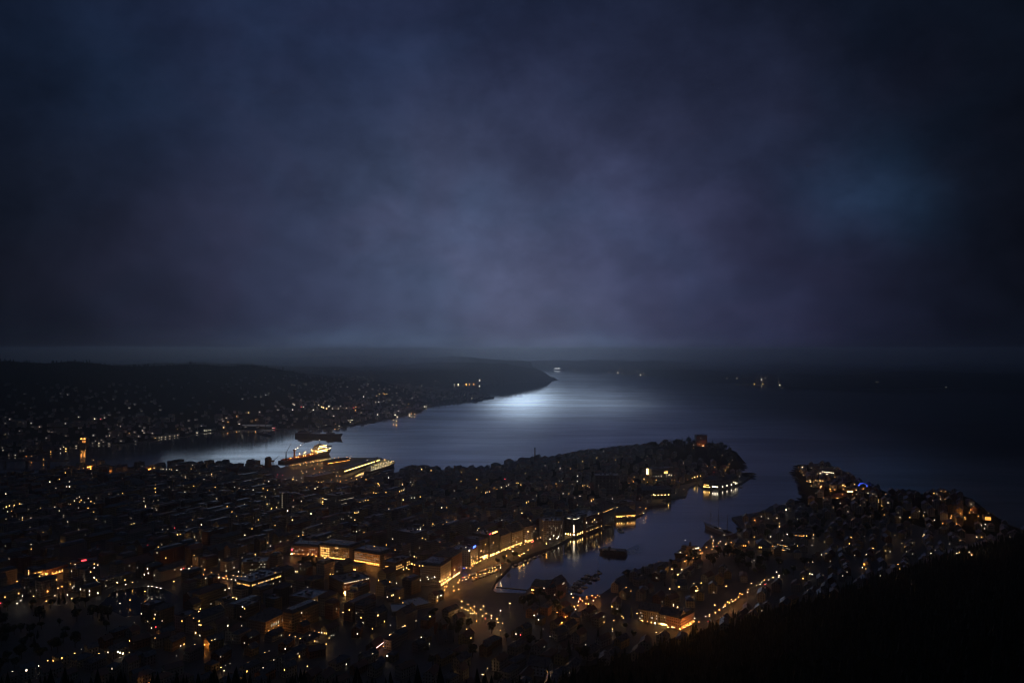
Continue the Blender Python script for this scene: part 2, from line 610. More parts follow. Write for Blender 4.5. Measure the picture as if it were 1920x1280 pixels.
RANGE = np.concatenate([np.arange(500, 3000, 3.0), np.arange(3000, 15000, 15.0)])


def land_hit(px, py, lift=0.0):
    """where the sight line through a pixel meets the land (lifted), else None"""
    x, y, k = ray(px, py)
    X, Y, Z = x / y * RANGE, RANGE, EYE + k / y * RANGE
    g = ground_at(X, Y)
    hit = (g > 0) & (Z < g + lift)
    if not hit.any():
        return None
    i = int(np.argmax(hit))
    return float(X[i]), float(Y[i]), float(g[i])


# ---------------------------------------------------------------- the setting
def ground_material(name, a, b, scale, rough=0.85):
    mt = bpy.data.materials.new(name)
    mt.use_nodes = True
    t = NT(mt.node_tree)
    o = t.new('ShaderNodeOutputMaterial')
    s = t.new('ShaderNodeBsdfPrincipled')
    co = t.new('ShaderNodeTexCoord').outputs['Object']
    n1 = t.noise(co, scale, 6, 0.62, 0.5)
    n2 = t.noise(co, scale * 9, 4, 0.6)
    t.link(t.mix(t.ramp(n1, 0.35, 0.65), t.v('SCALE', a, None, t.ramp(n2, 0.2, 0.8, 0.6, 1.3)), b), s.inputs['Base Color'])
    t.put(s.inputs['Roughness'], t.ramp(n1, 0.3, 0.7, rough - 0.25, rough))
    s.inputs['Specular IOR Level'].default_value = 0.5 if rough < 0.8 else 0.0
    t.link(s.outputs[0], o.inputs[0])
    return mt


def prism(name, poly, top, bot, mats):
    import bmesh
    bm = bmesh.new()
    vs = [bm.verts.new((x, y, top)) for x, y in poly]
    es = [bm.edges.new((vs[i], vs[(i + 1) % len(vs)])) for i in range(len(vs))]
    bmesh.ops.triangle_fill(bm, use_beauty=True, edges=es)
    for f in bm.faces:
        f.normal_update()
        if f.normal.z < 0:
            f.normal_flip()
        f.material_index = 0
    lo = [bm.verts.new((x, y, bot)) for x, y in poly]
    n = len(vs)
    for i in range(n):
        f = bm.faces.new((lo[i], lo[(i + 1) % n], vs[(i + 1) % n], vs[i]))
        f.material_index = 1
    me = bpy.data.meshes.new(name)
    bm.to_mesh(me)
    bm.free()
    for m_ in mats:
        me.materials.append(m_)
    return struct(put(name, me))


def field(name, x0, x1, y0, y1, step, fn, poly, mat, sink):
    nx, ny = int((x1 - x0) / step) + 1, int((y1 - y0) / step) + 1
    gx, gy = np.meshgrid(np.linspace(x0, x1, nx), np.linspace(y0, y1, ny))
    z = np.where(inside(poly, gx, gy), fn(gx, gy), sink)
    z = np.where(z <= sink + 1.3, sink, z)
    vs = np.stack([gx.ravel(), gy.ravel(), z.ravel()], 1)
    idx = np.arange(nx * ny).reshape(ny, nx)
    up = z > sink
    keep = up[:-1, :-1] | up[1:, :-1] | up[:-1, 1:] | up[1:, 1:]
    fs = np.stack([idx[:-1, :-1], idx[:-1, 1:], idx[1:, 1:], idx[1:, :-1]], -1)[keep]
    me = bpy.data.meshes.new(name)
    me.from_pydata(vs.tolist(), [], fs.tolist())
    me.materials.append(mat)
    me.polygons.foreach_set('use_smooth', [True] * len(me.polygons))
    return struct(put(name, me))


ASPHALT = ground_material('wet_asphalt', (0.045, 0.045, 0.048), (0.07, 0.068, 0.066), 0.02, 0.72)
FORESTFLOOR = ground_material('hill_ground', (0.010, 0.013, 0.008), (0.018, 0.018, 0.012), 0.01, 0.95)
HILLGREEN = ground_material('far_hill_ground', (0.022, 0.03, 0.022), (0.04, 0.04, 0.032), 0.004, 0.95)

wm = bpy.data.materials.new('sea_water')
wm.use_nodes = True
t = NT(wm.node_tree)
o = t.new('ShaderNodeOutputMaterial')
co = t.new('ShaderNodeTexCoord').outputs['Object']
gl = t.new('ShaderNodeBsdfGlossy', distribution='MULTI_GGX')
gl.inputs['Color'].default_value = (0.93, 0.97, 1.0, 1)
df = t.new('ShaderNodeBsdfDiffuse')
df.inputs['Color'].default_value = (0.006, 0.012, 0.016, 1)
# wind lanes: long streaks of ruffled water between slicks
lane = t.noise(t.v('MULTIPLY', co, (0.0009, 0.0042, 1)), 1.0, 4, 0.55, 0.7)
lane2 = t.noise(t.v('MULTIPLY', co, (0.004, 0.022, 1)), 1.0, 3, 0.5, 0.5)
mixl = t.m('ADD', t.m('MULTIPLY', lane, 0.7), t.m('MULTIPLY', lane2, 0.3))
rough = t.ramp(mixl, 0.36, 0.64, 0.05, 0.085)
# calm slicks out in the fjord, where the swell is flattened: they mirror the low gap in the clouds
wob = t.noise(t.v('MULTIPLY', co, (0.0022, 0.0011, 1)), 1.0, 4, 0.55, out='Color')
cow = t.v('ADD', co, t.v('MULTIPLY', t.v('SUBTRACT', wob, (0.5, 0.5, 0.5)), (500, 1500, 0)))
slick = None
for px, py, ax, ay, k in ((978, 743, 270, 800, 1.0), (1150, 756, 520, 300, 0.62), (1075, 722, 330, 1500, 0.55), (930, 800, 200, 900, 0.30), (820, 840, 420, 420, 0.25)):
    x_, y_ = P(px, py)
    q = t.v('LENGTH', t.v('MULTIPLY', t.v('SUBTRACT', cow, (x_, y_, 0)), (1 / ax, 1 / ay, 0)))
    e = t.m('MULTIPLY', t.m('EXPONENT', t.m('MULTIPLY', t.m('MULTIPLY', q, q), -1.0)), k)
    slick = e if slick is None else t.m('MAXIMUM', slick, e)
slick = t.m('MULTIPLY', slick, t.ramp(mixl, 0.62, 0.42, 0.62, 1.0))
cs0 = t.new('ShaderNodeSeparateXYZ')
t.link(co, cs0.inputs[0])
rough = t.m('ADD', rough, t.ramp(cs0.outputs[1], 1500, 2900, 0.10, 0.0))     # chop in the harbour basins
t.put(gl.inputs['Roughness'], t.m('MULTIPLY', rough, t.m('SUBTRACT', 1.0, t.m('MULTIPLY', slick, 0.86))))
ripple = t.m('ADD', t.noise(co, 0.22, 3, 0.6), t.m('MULTIPLY', t.noise(t.v('MULTIPLY', co, (1, 1.6, 1)), 0.06, 2, 0.5), 1.5))
bump = t.new('ShaderNodeBump', i_Strength=0.05, i_Distance=0.6)
t.link(ripple, bump.inputs['Height'])
t.link(bump.outputs[0], gl.inputs['Normal'])
lw = t.new('ShaderNodeLayerWeight', i_Blend=0.5)
fac = t.ramp(lw.outputs['Facing'], 0.55, 0.97, 0.46, 0.90)
fac = t.m('MULTIPLY', fac, t.ramp(mixl, 0.38, 0.66, 1.0, 0.72))
# vignette darkening to the right put into the water: it mirrors less there
cs = t.new('ShaderNodeSeparateXYZ')
t.link(cow, cs.inputs[0])
right_dim = t.m('MULTIPLY', t.ramp(cs.outputs[0], 450, 1700), t.ramp(cs.outputs[1], 1500, 2600))
fac = t.m('MULTIPLY', fac, t.m('SUBTRACT', 1.0, t.m('MULTIPLY', right_dim, 0.72)))
mx = t.new('ShaderNodeMixShader')
t.link(fac, mx.inputs[0])
t.link(df.outputs[0], mx.inputs[1])
t.link(gl.outputs[0], mx.inputs[2])
t.link(mx.outputs[0], o.inputs[0])
WATER = wm
pw_ = wm.copy()
pw_.name = 'lake_water'
for n_ in pw_.node_tree.nodes:
    if n_.type == 'MIX_SHADER':
        l_ = n_.inputs[0].links[0]
        pw_.node_tree.links.remove(l_)
        n_.inputs[0].default_value = 0.10
LAKEWATER = pw_

mb = MB()
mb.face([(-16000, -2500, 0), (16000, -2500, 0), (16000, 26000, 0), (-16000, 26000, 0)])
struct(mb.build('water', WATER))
prism('ground', CITY, 3.0, -6, [ASPHALT, STONE])
prism('far_shore', WEST, 2.5, -6, [HILLGREEN, STONE])
prism('island', ISLE, 2.0, -6, [HILLGREEN, STONE])
field('hillside', -1500, 1700, -300, 1900, 16, town_z, [(-1500, -300), (1700, -300), (1700, 1900), (-1500, 1900)] if False else CITY, FORESTFLOOR, 2.4)
field('headland', -150, 800, 1500, 2700, 16, town_z, CITY, FORESTFLOOR, 2.4)
field('hills', -9000, 600, 2200, 12500, 60, west_z, WEST, HILLGREEN, 1.9)
field('island_hills', -2600, 9000, 6000, 17600, 120, isle_z, ISLE, HILLGREEN, 1.4)
lk = MB()
lk.face([(x, y, 3.03) for x, y in LAKE])
struct(lk.build('lake', LAKEWATER))

# ---------------------------------------------------------------- buildings
BOX = []         # every building's block, for sight lines and for keeping lots free: dict


def overlap(a, b, gap=1.5):
    """two footprints (cx, cy, L, W, angle): separating axes"""
    for q in (a[4], a[4] + pi / 2, b[4], b[4] + pi / 2):
        ux, uy = cos(q), sin(q)
        d = abs((b[0] - a[0]) * ux + (b[1] - a[1]) * uy)
        r = gap
        for s in (a, b):
            r += abs(cos(s[4]) * ux + sin(s[4]) * uy) * s[2] / 2 + abs(-sin(s[4]) * ux + cos(s[4]) * uy) * s[3] / 2
        if d > r:
            return False
    return True


GRIDHASH = {}


def taken(fp, gap=1.5):
    r = hypot(fp[2], fp[3]) / 2 + 70
    k0, k1 = int(floor((fp[0] - r) / 60)), int(floor((fp[0] + r) / 60))
    l0, l1 = int(floor((fp[1] - r) / 60)), int(floor((fp[1] + r) / 60))
    for i in range(k0, k1 + 1):
        for j in range(l0, l1 + 1):
            for o_ in GRIDHASH.get((i, j), ()):
                if overlap(fp, o_, gap):
                    return True
    return False


def take(fp):
    GRIDHASH.setdefault((int(floor(fp[0] / 60)), int(floor(fp[1] / 60))), []).append(fp)


def wall_mesh(mb, L, W, h, gable=0.0, foot=5.0, uo=0.0, T=None):
    """four outside walls with metres as UV; gable > 0 lifts the two end walls to a ridge along x"""
    T = T or (lambda p: p)
    c = [(-L / 2, -W / 2), (L / 2, -W / 2), (L / 2, W / 2), (-L / 2, W / 2)]
    u = uo
    for i in range(4):
        a, b = c[i], c[(i + 1) % 4]
        n = hypot(b[0] - a[0], b[1] - a[1])
        pts = [(a[0], a[1], -foot), (b[0], b[1], -foot), (b[0], b[1], h)]
        uv = [(u, -foot), (u + n, -foot), (u + n, h)]
        if gable and i in (1, 3):
            pts.append(((a[0] + b[0]) / 2, (a[1] + b[1]) / 2, h + gable))
            uv.append((u + n / 2, h + gable))
        pts.append((a[0], a[1], h))
        uv.append((u, h))
        mb.face([T(p) for p in pts], 0, uv)
        u += n + 1.0


def roof_mesh(mb, L, W, h, kind, rh, mi=0, T=None):
    T = T or (lambda p: p)
    e = 0.45
    a, b = L / 2 + e, W / 2 + e
    if kind == 'gable':
        for s in (-1, 1):
            lo, hi, th = h - rh * e / (W / 2), h + rh, 0.28
            vs = [(-a, s * b, lo), (a, s * b, lo), (a, 0, hi), (-a, 0, hi)]
            vs = vs + [(x, y, z + th) for x, y, z in vs]
            mb.add([T(v_) for v_ in vs], [(0, 3, 2, 1), (4, 5, 6, 7), (0, 1, 5, 4), (1, 2, 6, 5), (2, 3, 7, 6), (3, 0, 4, 7)], mi)
    elif kind == 'hip':
        r = max(L / 2 - W / 2, 0.4)
        vs = [(-a, -b, h), (a, -b, h), (a, b, h), (-a, b, h), (-r, 0, h + rh), (r, 0, h + rh)]
        mb.add([T(v_) for v_ in vs], [(3, 2, 1, 0), (0, 1, 5, 4), (1, 2, 5), (2, 3, 4, 5), (3, 0, 4)], mi)
    elif kind == 'mansard':
        i_ = min(2.6, W / 3)
        vs = [(-a, -b, h), (a, -b, h), (a, b, h), (-a, b, h)]
        vs += [(sx * (L / 2 - i_), sy * (W / 2 - i_), h + rh) for sx, sy in ((-1, -1), (1, -1), (1, 1), (-1, 1))]
        mb.add([T(v_) for v_ in vs], [(3, 2, 1, 0), (4, 5, 6, 7), (0, 1, 5, 4), (1, 2, 6, 5), (2, 3, 7, 6), (3, 0, 4, 7)], mi)
    else:
        p = 0.3
        def bx(x0, x1, y0, y1, z0, z1):
            vs = [(x0, y0, z0), (x1, y0, z0), (x1, y1, z0), (x0, y1, z0), (x0, y0, z1), (x1, y0, z1), (x1, y1, z1), (x0, y1, z1)]
            mb.add([T(v_) for v_ in vs], [(0, 3, 2, 1), (4, 5, 6, 7), (0, 1, 5, 4), (1, 2, 6, 5), (2, 3, 7, 6), (3, 0, 4, 7)], mi)
        bx(-L / 2 + p, L / 2 - p, -W / 2 + p, W / 2 - p, h - 0.9, h - 0.5)
        bx(-L / 2, L / 2, -W / 2 - 0.1, -W / 2 + p, h, h + 0.5)
        bx(-L / 2, L / 2, W / 2 - p, W / 2 + 0.1, h, h + 0.5)
        bx(-L / 2 - 0.1, -L / 2 + p, -W / 2 + p, W / 2 - p, h, h + 0.5)
        bx(L / 2 - p, L / 2 + 0.1, -W / 2 + p, W / 2 - p, h, h + 0.5)
        for q in range(1 + int(L * W / 260)):
            qx, qy = random.uniform(-0.3, 0.3) * L, random.uniform(-0.25, 0.25) * W
            sx, sy = random.uniform(1.2, 2.8), random.uniform(1.0, 2.2)
            bx(qx - sx, qx + sx, qy - sy, qy + sy, h - 0.5, h + random.uniform(0.9, 2.6))


def footprint(cx, cy, L, W, rz):
    return (cx, cy, L, W, rz)


WINMESH = {}


def window_mesh(kind):
    if kind not in WINMESH:
        m_ = MB()
        m_.box(-0.5, 0.5, -0.06, 0.0, -0.5, 0.5)
        WINMESH[kind] = m_.mesh('lit_window', WIN[kind])
    return WINMESH[kind]


def window_on(b, face, s, z, kind, wd=1.3, ht=1.6, name='lit_window', parent=None):
    """a lit pane on wall 0 (front -y), 1 (+x), 2 (+y), 3 (-x) of building b; s runs along the wall"""
    L, W = b['L'], b['W']
    x, y, q = [(s, -W / 2, 0), (L / 2, s, pi / 2), (-s, W / 2, pi), (-L / 2, -s, -pi / 2)][face]
    o_ = put(name, window_mesh(kind), parent or b['obj'], (x, y, z), q, (wd, 1, ht))
    b['lit'].append(kind)
    return o_


def building(cx, cy, L, W, rz, h, roof='gable', wall=0, rmat=0, name='town_house', cat='town house', rh=None, z0=None,
             chimney=0, label=None, group=None, foot=5.0, wmat=None, claim=True, desc=None):
    z0 = gz(cx, cy) if z0 is None else z0
    rh = rh if rh is not None else (W * 0.38 if roof == 'gable' else W * 0.32 if roof == 'hip' else 3.0)
    ob = thing(name, label, cat, (cx, cy, z0), rz, group)
    m_ = MB()
    wall_mesh(m_, L, W, h, rh if roof == 'gable' else 0, foot, random.uniform(0, 3))
    m_.build('wall', wmat or WALLS[wall], ob)
    m_ = MB()
    roof_mesh(m_, L, W, h, roof, rh)
    ro = m_.build('roof', ROOFS[rmat], ob)
    for q in range(chimney):
        c = MB()
        x = (q + 0.5) / chimney * L * 0.8 - L * 0.4
        zt = h + rh + 1.0 if roof != 'flat' else h + 2
        c.box(x - 0.5, x + 0.5, -0.45, 0.45, h - 0.3, zt)
        c.box(x - 0.6, x + 0.6, -0.55, 0.55, zt + 0.003, zt + 0.25)
        c.build('chimney', WALLS[3] if False else plain('chimney_brick', (0.16, 0.09, 0.07)), ro)
    b = dict(obj=ob, cx=cx, cy=cy, L=L, W=W, rz=rz, h=h, z0=z0, rh=rh, roof=roof, wall=wall, rmat=rmat, lit=[], name=name, cat=cat,
             auto=label is None, desc=desc, group=group)
    BOX.append(b)
    if claim:
        take((cx, cy, L, W, rz))
    return b


def front(pl, pr, depth, h_px=None, h=None, z=3.0, **kw):
    """a building whose front wall stands on the ground between two pixels"""
    (x0, y0), (x1, y1) = P(*pl, z), P(*pr, z)
    L = hypot(x1 - x0, y1 - y0)
    rz = atan2(y1 - y0, x1 - x0)
    if h is None:
        h = h_px * (y0 + y1) / 2 / F
    cx = (x0 + x1) / 2 - sin(rz) * depth / 2
    cy = (y0 + y1) / 2 + cos(rz) * depth / 2
    return building(cx, cy, L, depth, rz, h, z0=z, **kw)


# ---------------------------------------------------------------- lamps
LAMP = {}


def lamp_meshes(kind):
    if kind not in LAMP:
        # colour, brightness of the globe, its radius, height, and the light it throws on the street
        col, pw, r, hgt, throw = {'O': (ORANGE, 26, 0.42, 7.0, 800), 'o': (ORANGE, 16, 0.36, 6.0, 280), 'Y': (AMBER, 30, 0.42, 7.0, 340), 'y': (AMBER, 16, 0.36, 6.0, 120),
                                  'W': (NEUTRAL, 13, 0.36, 8.0, 26), 'w': (NEUTRAL, 5.5, 0.32, 6.0, 16), 'd': (NEUTRAL, 2, 0.30, 5.0, 0),
                                  'r': (RED, 9, 0.4, 5.0, 160), 'b': (BLUE, 20, 0.5, 5.0, 700)}[kind]
        m_ = MB()
        m_.tube((0, 0, -3), (0, 0, hgt - 0.15), 0.11, 0.07)
        m_.tube((0, 0, hgt - 0.2), (0, -0.9, hgt + 0.28), 0.06, 0.05)
        hd = MB()
        hd.ball((0, -0.95, hgt), r, 8, 5, 0, 0.7)
        li = None
        if throw:
            li = bpy.data.lights.new('bulb', 'POINT')
            li.energy, li.color, li.shadow_soft_size = throw, col, r
        LAMP[kind] = (m_.mesh('post', DARKMETAL), hd.mesh('lamp_head', glow('lamp_%s_%s' % (LAMPWORD[kind], hgt), col, pw)), hgt, li)
    return LAMP[kind]


LAMPWORD = {'O': 'strong orange', 'o': 'orange', 'Y': 'strong amber', 'y': 'amber', 'W': 'strong white', 'w': 'white', 'd': 'faint white',
            'r': 'red', 'b': 'blue'}
LAMPS = []


def street_lamp(x, y, kind, z=None):
    z = gz(x, y) if z is None else z
    if z < 0:
        return None
    post, head, hgt, li = lamp_meshes(kind)
    o_ = thing('street_lamp', None, 'street lamp', (x, y, z), 0, 'street lamps in the town')
    put('post', post, o_)
    hd_ = put('lamp_head', head, o_)
    if li:
        put('bulb', li, hd_, (0, -1.0, hgt - 0.75))
    auto(o_, 'street lamp with %s glow' % LAMPWORD[kind], 'street lamp', 'street lamps in the town', (x, y, z + hgt))
    LAMPS.append((x, y))
    return o_


def lamp_px(px, py, kind):
    """a street lamp whose head shows at this pixel"""
    hgt = lamp_meshes(kind)[2]
    x, y = P(px, py, 3 + hgt)
    g = gz(x, y)
    if g < 0:
        return None
    for _ in range(3):
        x, y = P(px, py, g + hgt)
        g = max(gz(x, y), 2.5)
    return street_lamp(x, y, kind, g)


# ---------------------------------------------------------------- the landmarks
def rows(b, face, n, floors, kind, z0=4.5, dz=3.3, wd=1.3, ht=1.7, odds=1.0, m=1.5, s0=None, s1=None):
    """rows of lit panes along one wall"""
    ln = b['L'] if face in (0, 2) else b['W']
    a, e = (s0 if s0 is not None else -ln / 2 + m), (s1 if s1 is not None else ln / 2 - m)
    for f_ in range(floors):
        for i in range(n):
            if random.random() < odds:
                window_on(b, face, a + (i + 0.5) * (e - a) / n, z0 + f_ * dz, kind if isinstance(kind, str) and len(kind) == 1 else random.choice(kind), wd, ht)


def band(b, face, z, kind, ht=0.9, s0=None, s1=None, name='lit_window', out_=0.0):
    """a floor of lit windows, pane by pane"""
    ln = b['L'] if face in (0, 2) else b['W']
    a, e = (s0 if s0 is not None else -ln / 2 + 0.4), (s1 if s1 is not None else ln / 2 - 0.4)
    n = max(1, min(24, int(round((e - a) / 2.6))))
    st = (e - a) / n
    dim = {'Y': 'YYyo', 'O': 'OOoo', 'o': 'oyoo', 'y': 'yyod', 'W': 'WWw', 'w': 'wwd', 'd': 'ddd'}[kind]
    for q in range(n):
        if random.random() > 0.07:
            window_on(b, face, a + (q + 0.5) * st, z, random.choice(dim), st - 0.45, ht * random.uniform(0.8, 1.0), name)


def pos(b, up=0.6):
    return (b['cx'], b['cy'], b['z0'] + b['h'] * up)


def mark(b, phrase):
    anchor(phrase, pos(b))
    return b


def cornice(b, z, out_=0.35, ht=0.6, mat=None):
    m_ = MB()
    L, W = b['L'] / 2, b['W'] / 2
    for x0, x1, y0, y1 in ((-L - out_, L + out_, -W - out_, -W - 0.003), (-L - out_, L + out_, W + 0.003, W + out_),
                           (-L - out_, -L - 0.003, -W, W), (L + 0.003, L + out_, -W, W)):
        m_.box(x0, x1, y0, y1, z, z + ht)
    m_.build('cornice', mat or STONE, b['obj'])


def awning(b, face_len, z, proj, mat, kind=None):
    m_ = MB()
    m_.box(-face_len / 2, face_len / 2, -b['W'] / 2 - proj, -b['W'] / 2 - 0.003, z, z + 0.35)
    m_.build('awning', mat, b['obj'])


# the floodlit street of arcades in the middle of the town
A1 = mark(front((546, 1041), (597, 1044), 26, 19, roof='mansard', wall=3, rmat=0, name='arcade_building', cat='city building', chimney=3,
          label='brick building with reddish floodlit front, leftmost of the bright street in the town centre'), 'reddish floodlit brick building')
rows(A1, 0, 12, 3, 'd', 4.0, 3.6, odds=0.25)
window_on(A1, 0, -A1['L'] / 2 + 1.2, 9.0, 'r', 2.6, 3.2, 'neon_sign')
window_on(A1, 0, -A1['L'] / 2 + 1.4, 3.0, 'Y', 3.2, 1.6, 'shop_window')
A2 = mark(front((599, 1045), (654, 1052), 30, 25, roof='mansard', wall=5, rmat=0, name='arcade_building', cat='city building', chimney=4,
          label='cream arcade building with many lit amber windows and glowing ground floor'), 'cream arcade building')
rows(A2, 0, 5, 4, 'y', 5.0, 3.5, 1.5, 1.9, 0.95, s1=-A2['L'] / 2 + 19)
rows(A2, 0, 9, 2, 'd', 8.0, 3.5, odds=0.5, s0=-A2['L'] / 2 + 20)
band(A2, 0, 2.2, 'o', 1.5, s0=-A2['L'] / 2 + 20)
A3 = mark(front((664, 1054), (713, 1062), 30, 23, roof='mansard', wall=2, rmat=0, name='arcade_building', cat='city building', chimney=4,
          label='ochre arcade building glowing orange from its row of ground floor shop windows'), 'ochre arcade building glowing orange')
rows(A3, 0, 12, 1, 'o', 2.6, 3.4, 2.0, 3.2)
rows(A3, 0, 12, 3, 'd', 7.2, 3.5, odds=0.35)
for b_ in (A1, A2, A3):
    cornice(b_, b_['h'] - 1.2)
A4 = mark(front((717, 1077), (741, 1081), 42, 26, roof='flat', wall=4, rmat=3, name='corner_block', cat='city building',
          label='dark corner block with dotted rows of warm windows at the end of the arcade street'), 'dotted dark corner block')
rows(A4, 0, 6, 2, 'y', 9.0, 3.6, 1.2, 1.4, 0.95)
rows(A4, 0, 4, 1, 'Y', 3.0, 3.6, 2.2, 1.4)
rows(A4, 1, 8, 2, 'y', 10.0, 3.6, 1.2, 1.6, 0.8)
A5 = mark(front((616, 1067), (672, 1074), 20, 12, roof='flat', wall=2, rmat=3, name='pavilion', cat='pavilion',
          label='long low pavilion with a burning amber front below the arcade street'), 'long low amber pavilion')
band(A5, 0, 6.2, 'o', 1.0, -A5['L'] / 2 + 1, A5['L'] / 2 - 14)
rows(A5, 0, 10, 1, 'Y', 3.4, 3, 2.4, 1.0, 0.6)
band(A5, 0, 4.4, 'Y', 1.0, A5['L'] / 2 - 9, A5['L'] / 2 - 4)
A6 = mark(front((643, 1117), (694, 1106), 40, 25, roof='flat', wall=3, rmat=3, name='department_store', cat='city building',
          label='brick department store with a blazing entrance hall and white lamps along its roof'), 'brick store with blazing entrance')
band(A6, 0, 4.6, 'Y', 2.4, -A6['L'] / 2 + 1.5, -A6['L'] / 2 + 15)
rows(A6, 0, 3, 1, 'Y', 2.0, 3, 1.6, 3.4, s0=-A6['L'] / 2 + 1, s1=-A6['L'] / 2 + 16)
rows(A6, 0, 6, 1, 'Y', 3.0, 3, 2.2, 1.2, s0=-A6['L'] / 2 + 17)
rows(A6, 0, 13, 1, 'w', 16.0, 3, 1.1, 1.3, 0.7)
rows(A6, 0, 11, 2, 'd', 8.0, 3.6, 1.0, 1.8, 0.3)
cornice(A6, A6['h'] - 0.8)
A7 = mark(front((586, 1147), (617, 1131), 34, 25, roof='flat', wall=1, rmat=2, name='theatre', cat='theatre',
          label='grey hall with a row of tall glowing amber columns on its front'), 'hall with glowing amber columns')
rows(A7, 0, 8, 1, 'Y', 4.2, 3, 1.1, 6.5, s1=A7['L'] / 2 - 12)
rows(A7, 0, 7, 1, 'w', 12.8, 3, 1.8, 2.0, 0.8)
band(A7, 0, 9.0, 'W', 0.7, s0=-2)
A8 = mark(front((470, 1114), (529, 1094), 34, 23, roof='flat', wall=4, rmat=2, name='office_block', cat='office building',
          label='dark office block with one bright dotted row of windows under its flat roof'), 'office with dotted window row')
rows(A8, 0, 19, 1, 'yyd', 11.2, 3, 1.0, 1.9, 0.95)
rows(A8, 3, 9, 1, 'y', 11.2, 3, 1.0, 2.0, 0.6)
rows(A8, 0, 9, 1, 'd', 4.5, 3, 1.4, 2.0, 0.4)
A9 = mark(front((497, 1188), (538, 1168), 26, 22, roof='hip', wall=5, rmat=0, name='school_house', cat='school', chimney=2,
          label='cream floodlit building with tall windows in the dark lower left of town'), 'cream floodlit building')
rows(A9, 0, 9, 1, 'd', 6.2, 3, 1.2, 3.6, 0.5)
H1 = mark(front((607, 953), (632, 957), 46, 27, roof='flat', wall=1, rmat=3, name='banded_hotel', cat='hotel',
          label='square hotel with three pale lit bands round it and a glowing stair tower'), 'square three banded hotel')
for zz in (8, 11, 19):
    band(H1, 0, zz, 'w' if zz > 15 else 'd', 0.9)
    band(H1, 1, zz, 'd', 0.8)
rows(H1, 3, 1, 6, 'y', 4, 3.2, 3.0, 1.4, s0=-22, s1=-16)
for zz in (5, 9, 12, 15, 20):
    window_on(H1, 0, -H1['L'] / 2 - 2.4, zz, 'y' if zz != 12 else 'Y', 2.4, 1.3)
tw = MB()
tw.box(-H1['L'] / 2 - 4.2, -H1['L'] / 2 - 0.01, -H1['W'] / 2 + 0.001, -H1['W'] / 2 + 6, -3, H1['h'] + 1)
tw.build('stair_tower', WALLS[4], H1['obj'])
H2 = mark(front((1057, 1003), (1080, 1006), 44, 34, roof='flat', wall=4, rmat=3, name='harbour_hotel', cat='hotel',
          label='dark waterside hotel with a white lit crown and a tall white vertical sign'), 'white crowned waterside hotel')
band(H2, 0, H2['h'] - 1.2, 'w', 1.3, -H2['L'] / 2 + 6)
band(H2, 1, H2['h'] - 1.2, 'w', 1.2, -H2['W'] / 2 + 2, -H2['W'] / 2 + 17)
window_on(H2, 0, H2['L'] / 2 - 4.0, 13, 'w', 2.4, 13, 'vertical_sign')
window_on(H2, 0, H2['L'] / 2 - 4.0, 3.4, 'Y', 3.6, 3.0, 'shop_window')
rows(H2, 1, 6, 1, 'Y', 3.0, 3, 1.1, 3.6)
rows(H2, 0, 3, 1, 'Y', 3.0, 3, 1.4, 3.0, s1=H2['L'] / 2 - 8)
rows(H2, 1, 8, 5, 'd', 8, 3.2, 1, 1.2, 0.1)
H3 = mark(front((1020, 1014), (1056, 1012), 30, 37, roof='flat', wall=0, rmat=3, name='apartment_block', cat='apartment block',
          label='pale grey block with scattered windows left of the dark waterside hotel'), 'pale block beside waterside hotel')
rows(H3, 0, 9, 7, 'd', 4.5, 3.3, 1.1, 1.3, 0.22)
rows(H3, 0, 5, 1, 'W', 3.2, 3, 1.8, 1.2, 0.5)
H4 = mark(front((1098, 1000), (1130, 988), 36, 30, roof='flat', wall=3, rmat=2, name='brick_warehouse', cat='warehouse',
          label='broad red brick warehouse with pale blue roof behind the dark waterside hotel'), 'red brick harbour warehouse')
rows(H4, 0, 9, 1, 'y', 3.2, 3, 1.5, 1.8, 0.7)
rows(H4, 0, 7, 3, 'd', 7, 3.4, 1, 1.4, 0.15)
H5 = mark(front((1131, 987), (1152, 977), 30, 27, roof='gable', wall=1, rmat=0, name='harbour_house', cat='harbour house',
          label='grey gabled harbour house with a lit roof edge beside the red brick warehouse'), 'grey gabled harbour house')
band(H5, 0, H5['h'] - 0.8, 'y', 0.8)
rows(H5, 0, 6, 4, 'd', 4, 3.3, 1, 1.3, 0.3)
H6 = mark(front((1154, 972), (1192, 970), 24, 12, roof='hip', wall=2, rmat=0, name='market_pavilion', cat='pavilion',
          label='low quay pavilion ringed with amber lamps that mirror in the harbour'), 'low amber quay pavilion')
band(H6, 0, 4.6, 'o', 1.2)
rows(H6, 0, 9, 1, 'Y', 2.6, 3, 1.2, 1.0, 0.8)
band(H6, 1, 4.4, 'o', 1.0)
H7 = mark(front((1153, 956), (1193, 953), 30, 13, roof='flat', wall=4, rmat=3, name='quay_shed', cat='shed',
          label='dark flat shed with a row of amber lamps behind the low quay pavilion'), 'dark flat quay shed')
rows(H7, 0, 7, 1, 'Y', 5.0, 3, 1.4, 1.4, 0.85)
H8 = mark(front((1205, 936), (1258, 934), 36, 17, roof='gable', wall=4, rmat=0, rh=5, name='quay_warehouse', cat='warehouse',
          label='long dark warehouse with a dotted line of seven yellow lamps on the quay'), 'warehouse with seven lamps')
rows(H8, 0, 7, 1, 'Y', 8.2, 3, 2.2, 1.5, s0=-H8['L'] / 2 + 8)
H9 = mark(front((1318, 914), (1348, 917), 26, 16, roof='hip', wall=0, rmat=0, name='pier_hall', cat='hall',
          label='glass fronted hall on the pier with green white windows above the water'), 'glass fronted pier hall')
band(H9, 0, 3.0, 'Y', 1.8, -H9['L'] / 2 + 1, -H9['L'] / 2 + 17)
band(H9, 0, 7.4, 'y', 1.6, -H9['L'] / 2 + 2, -H9['L'] / 2 + 14)
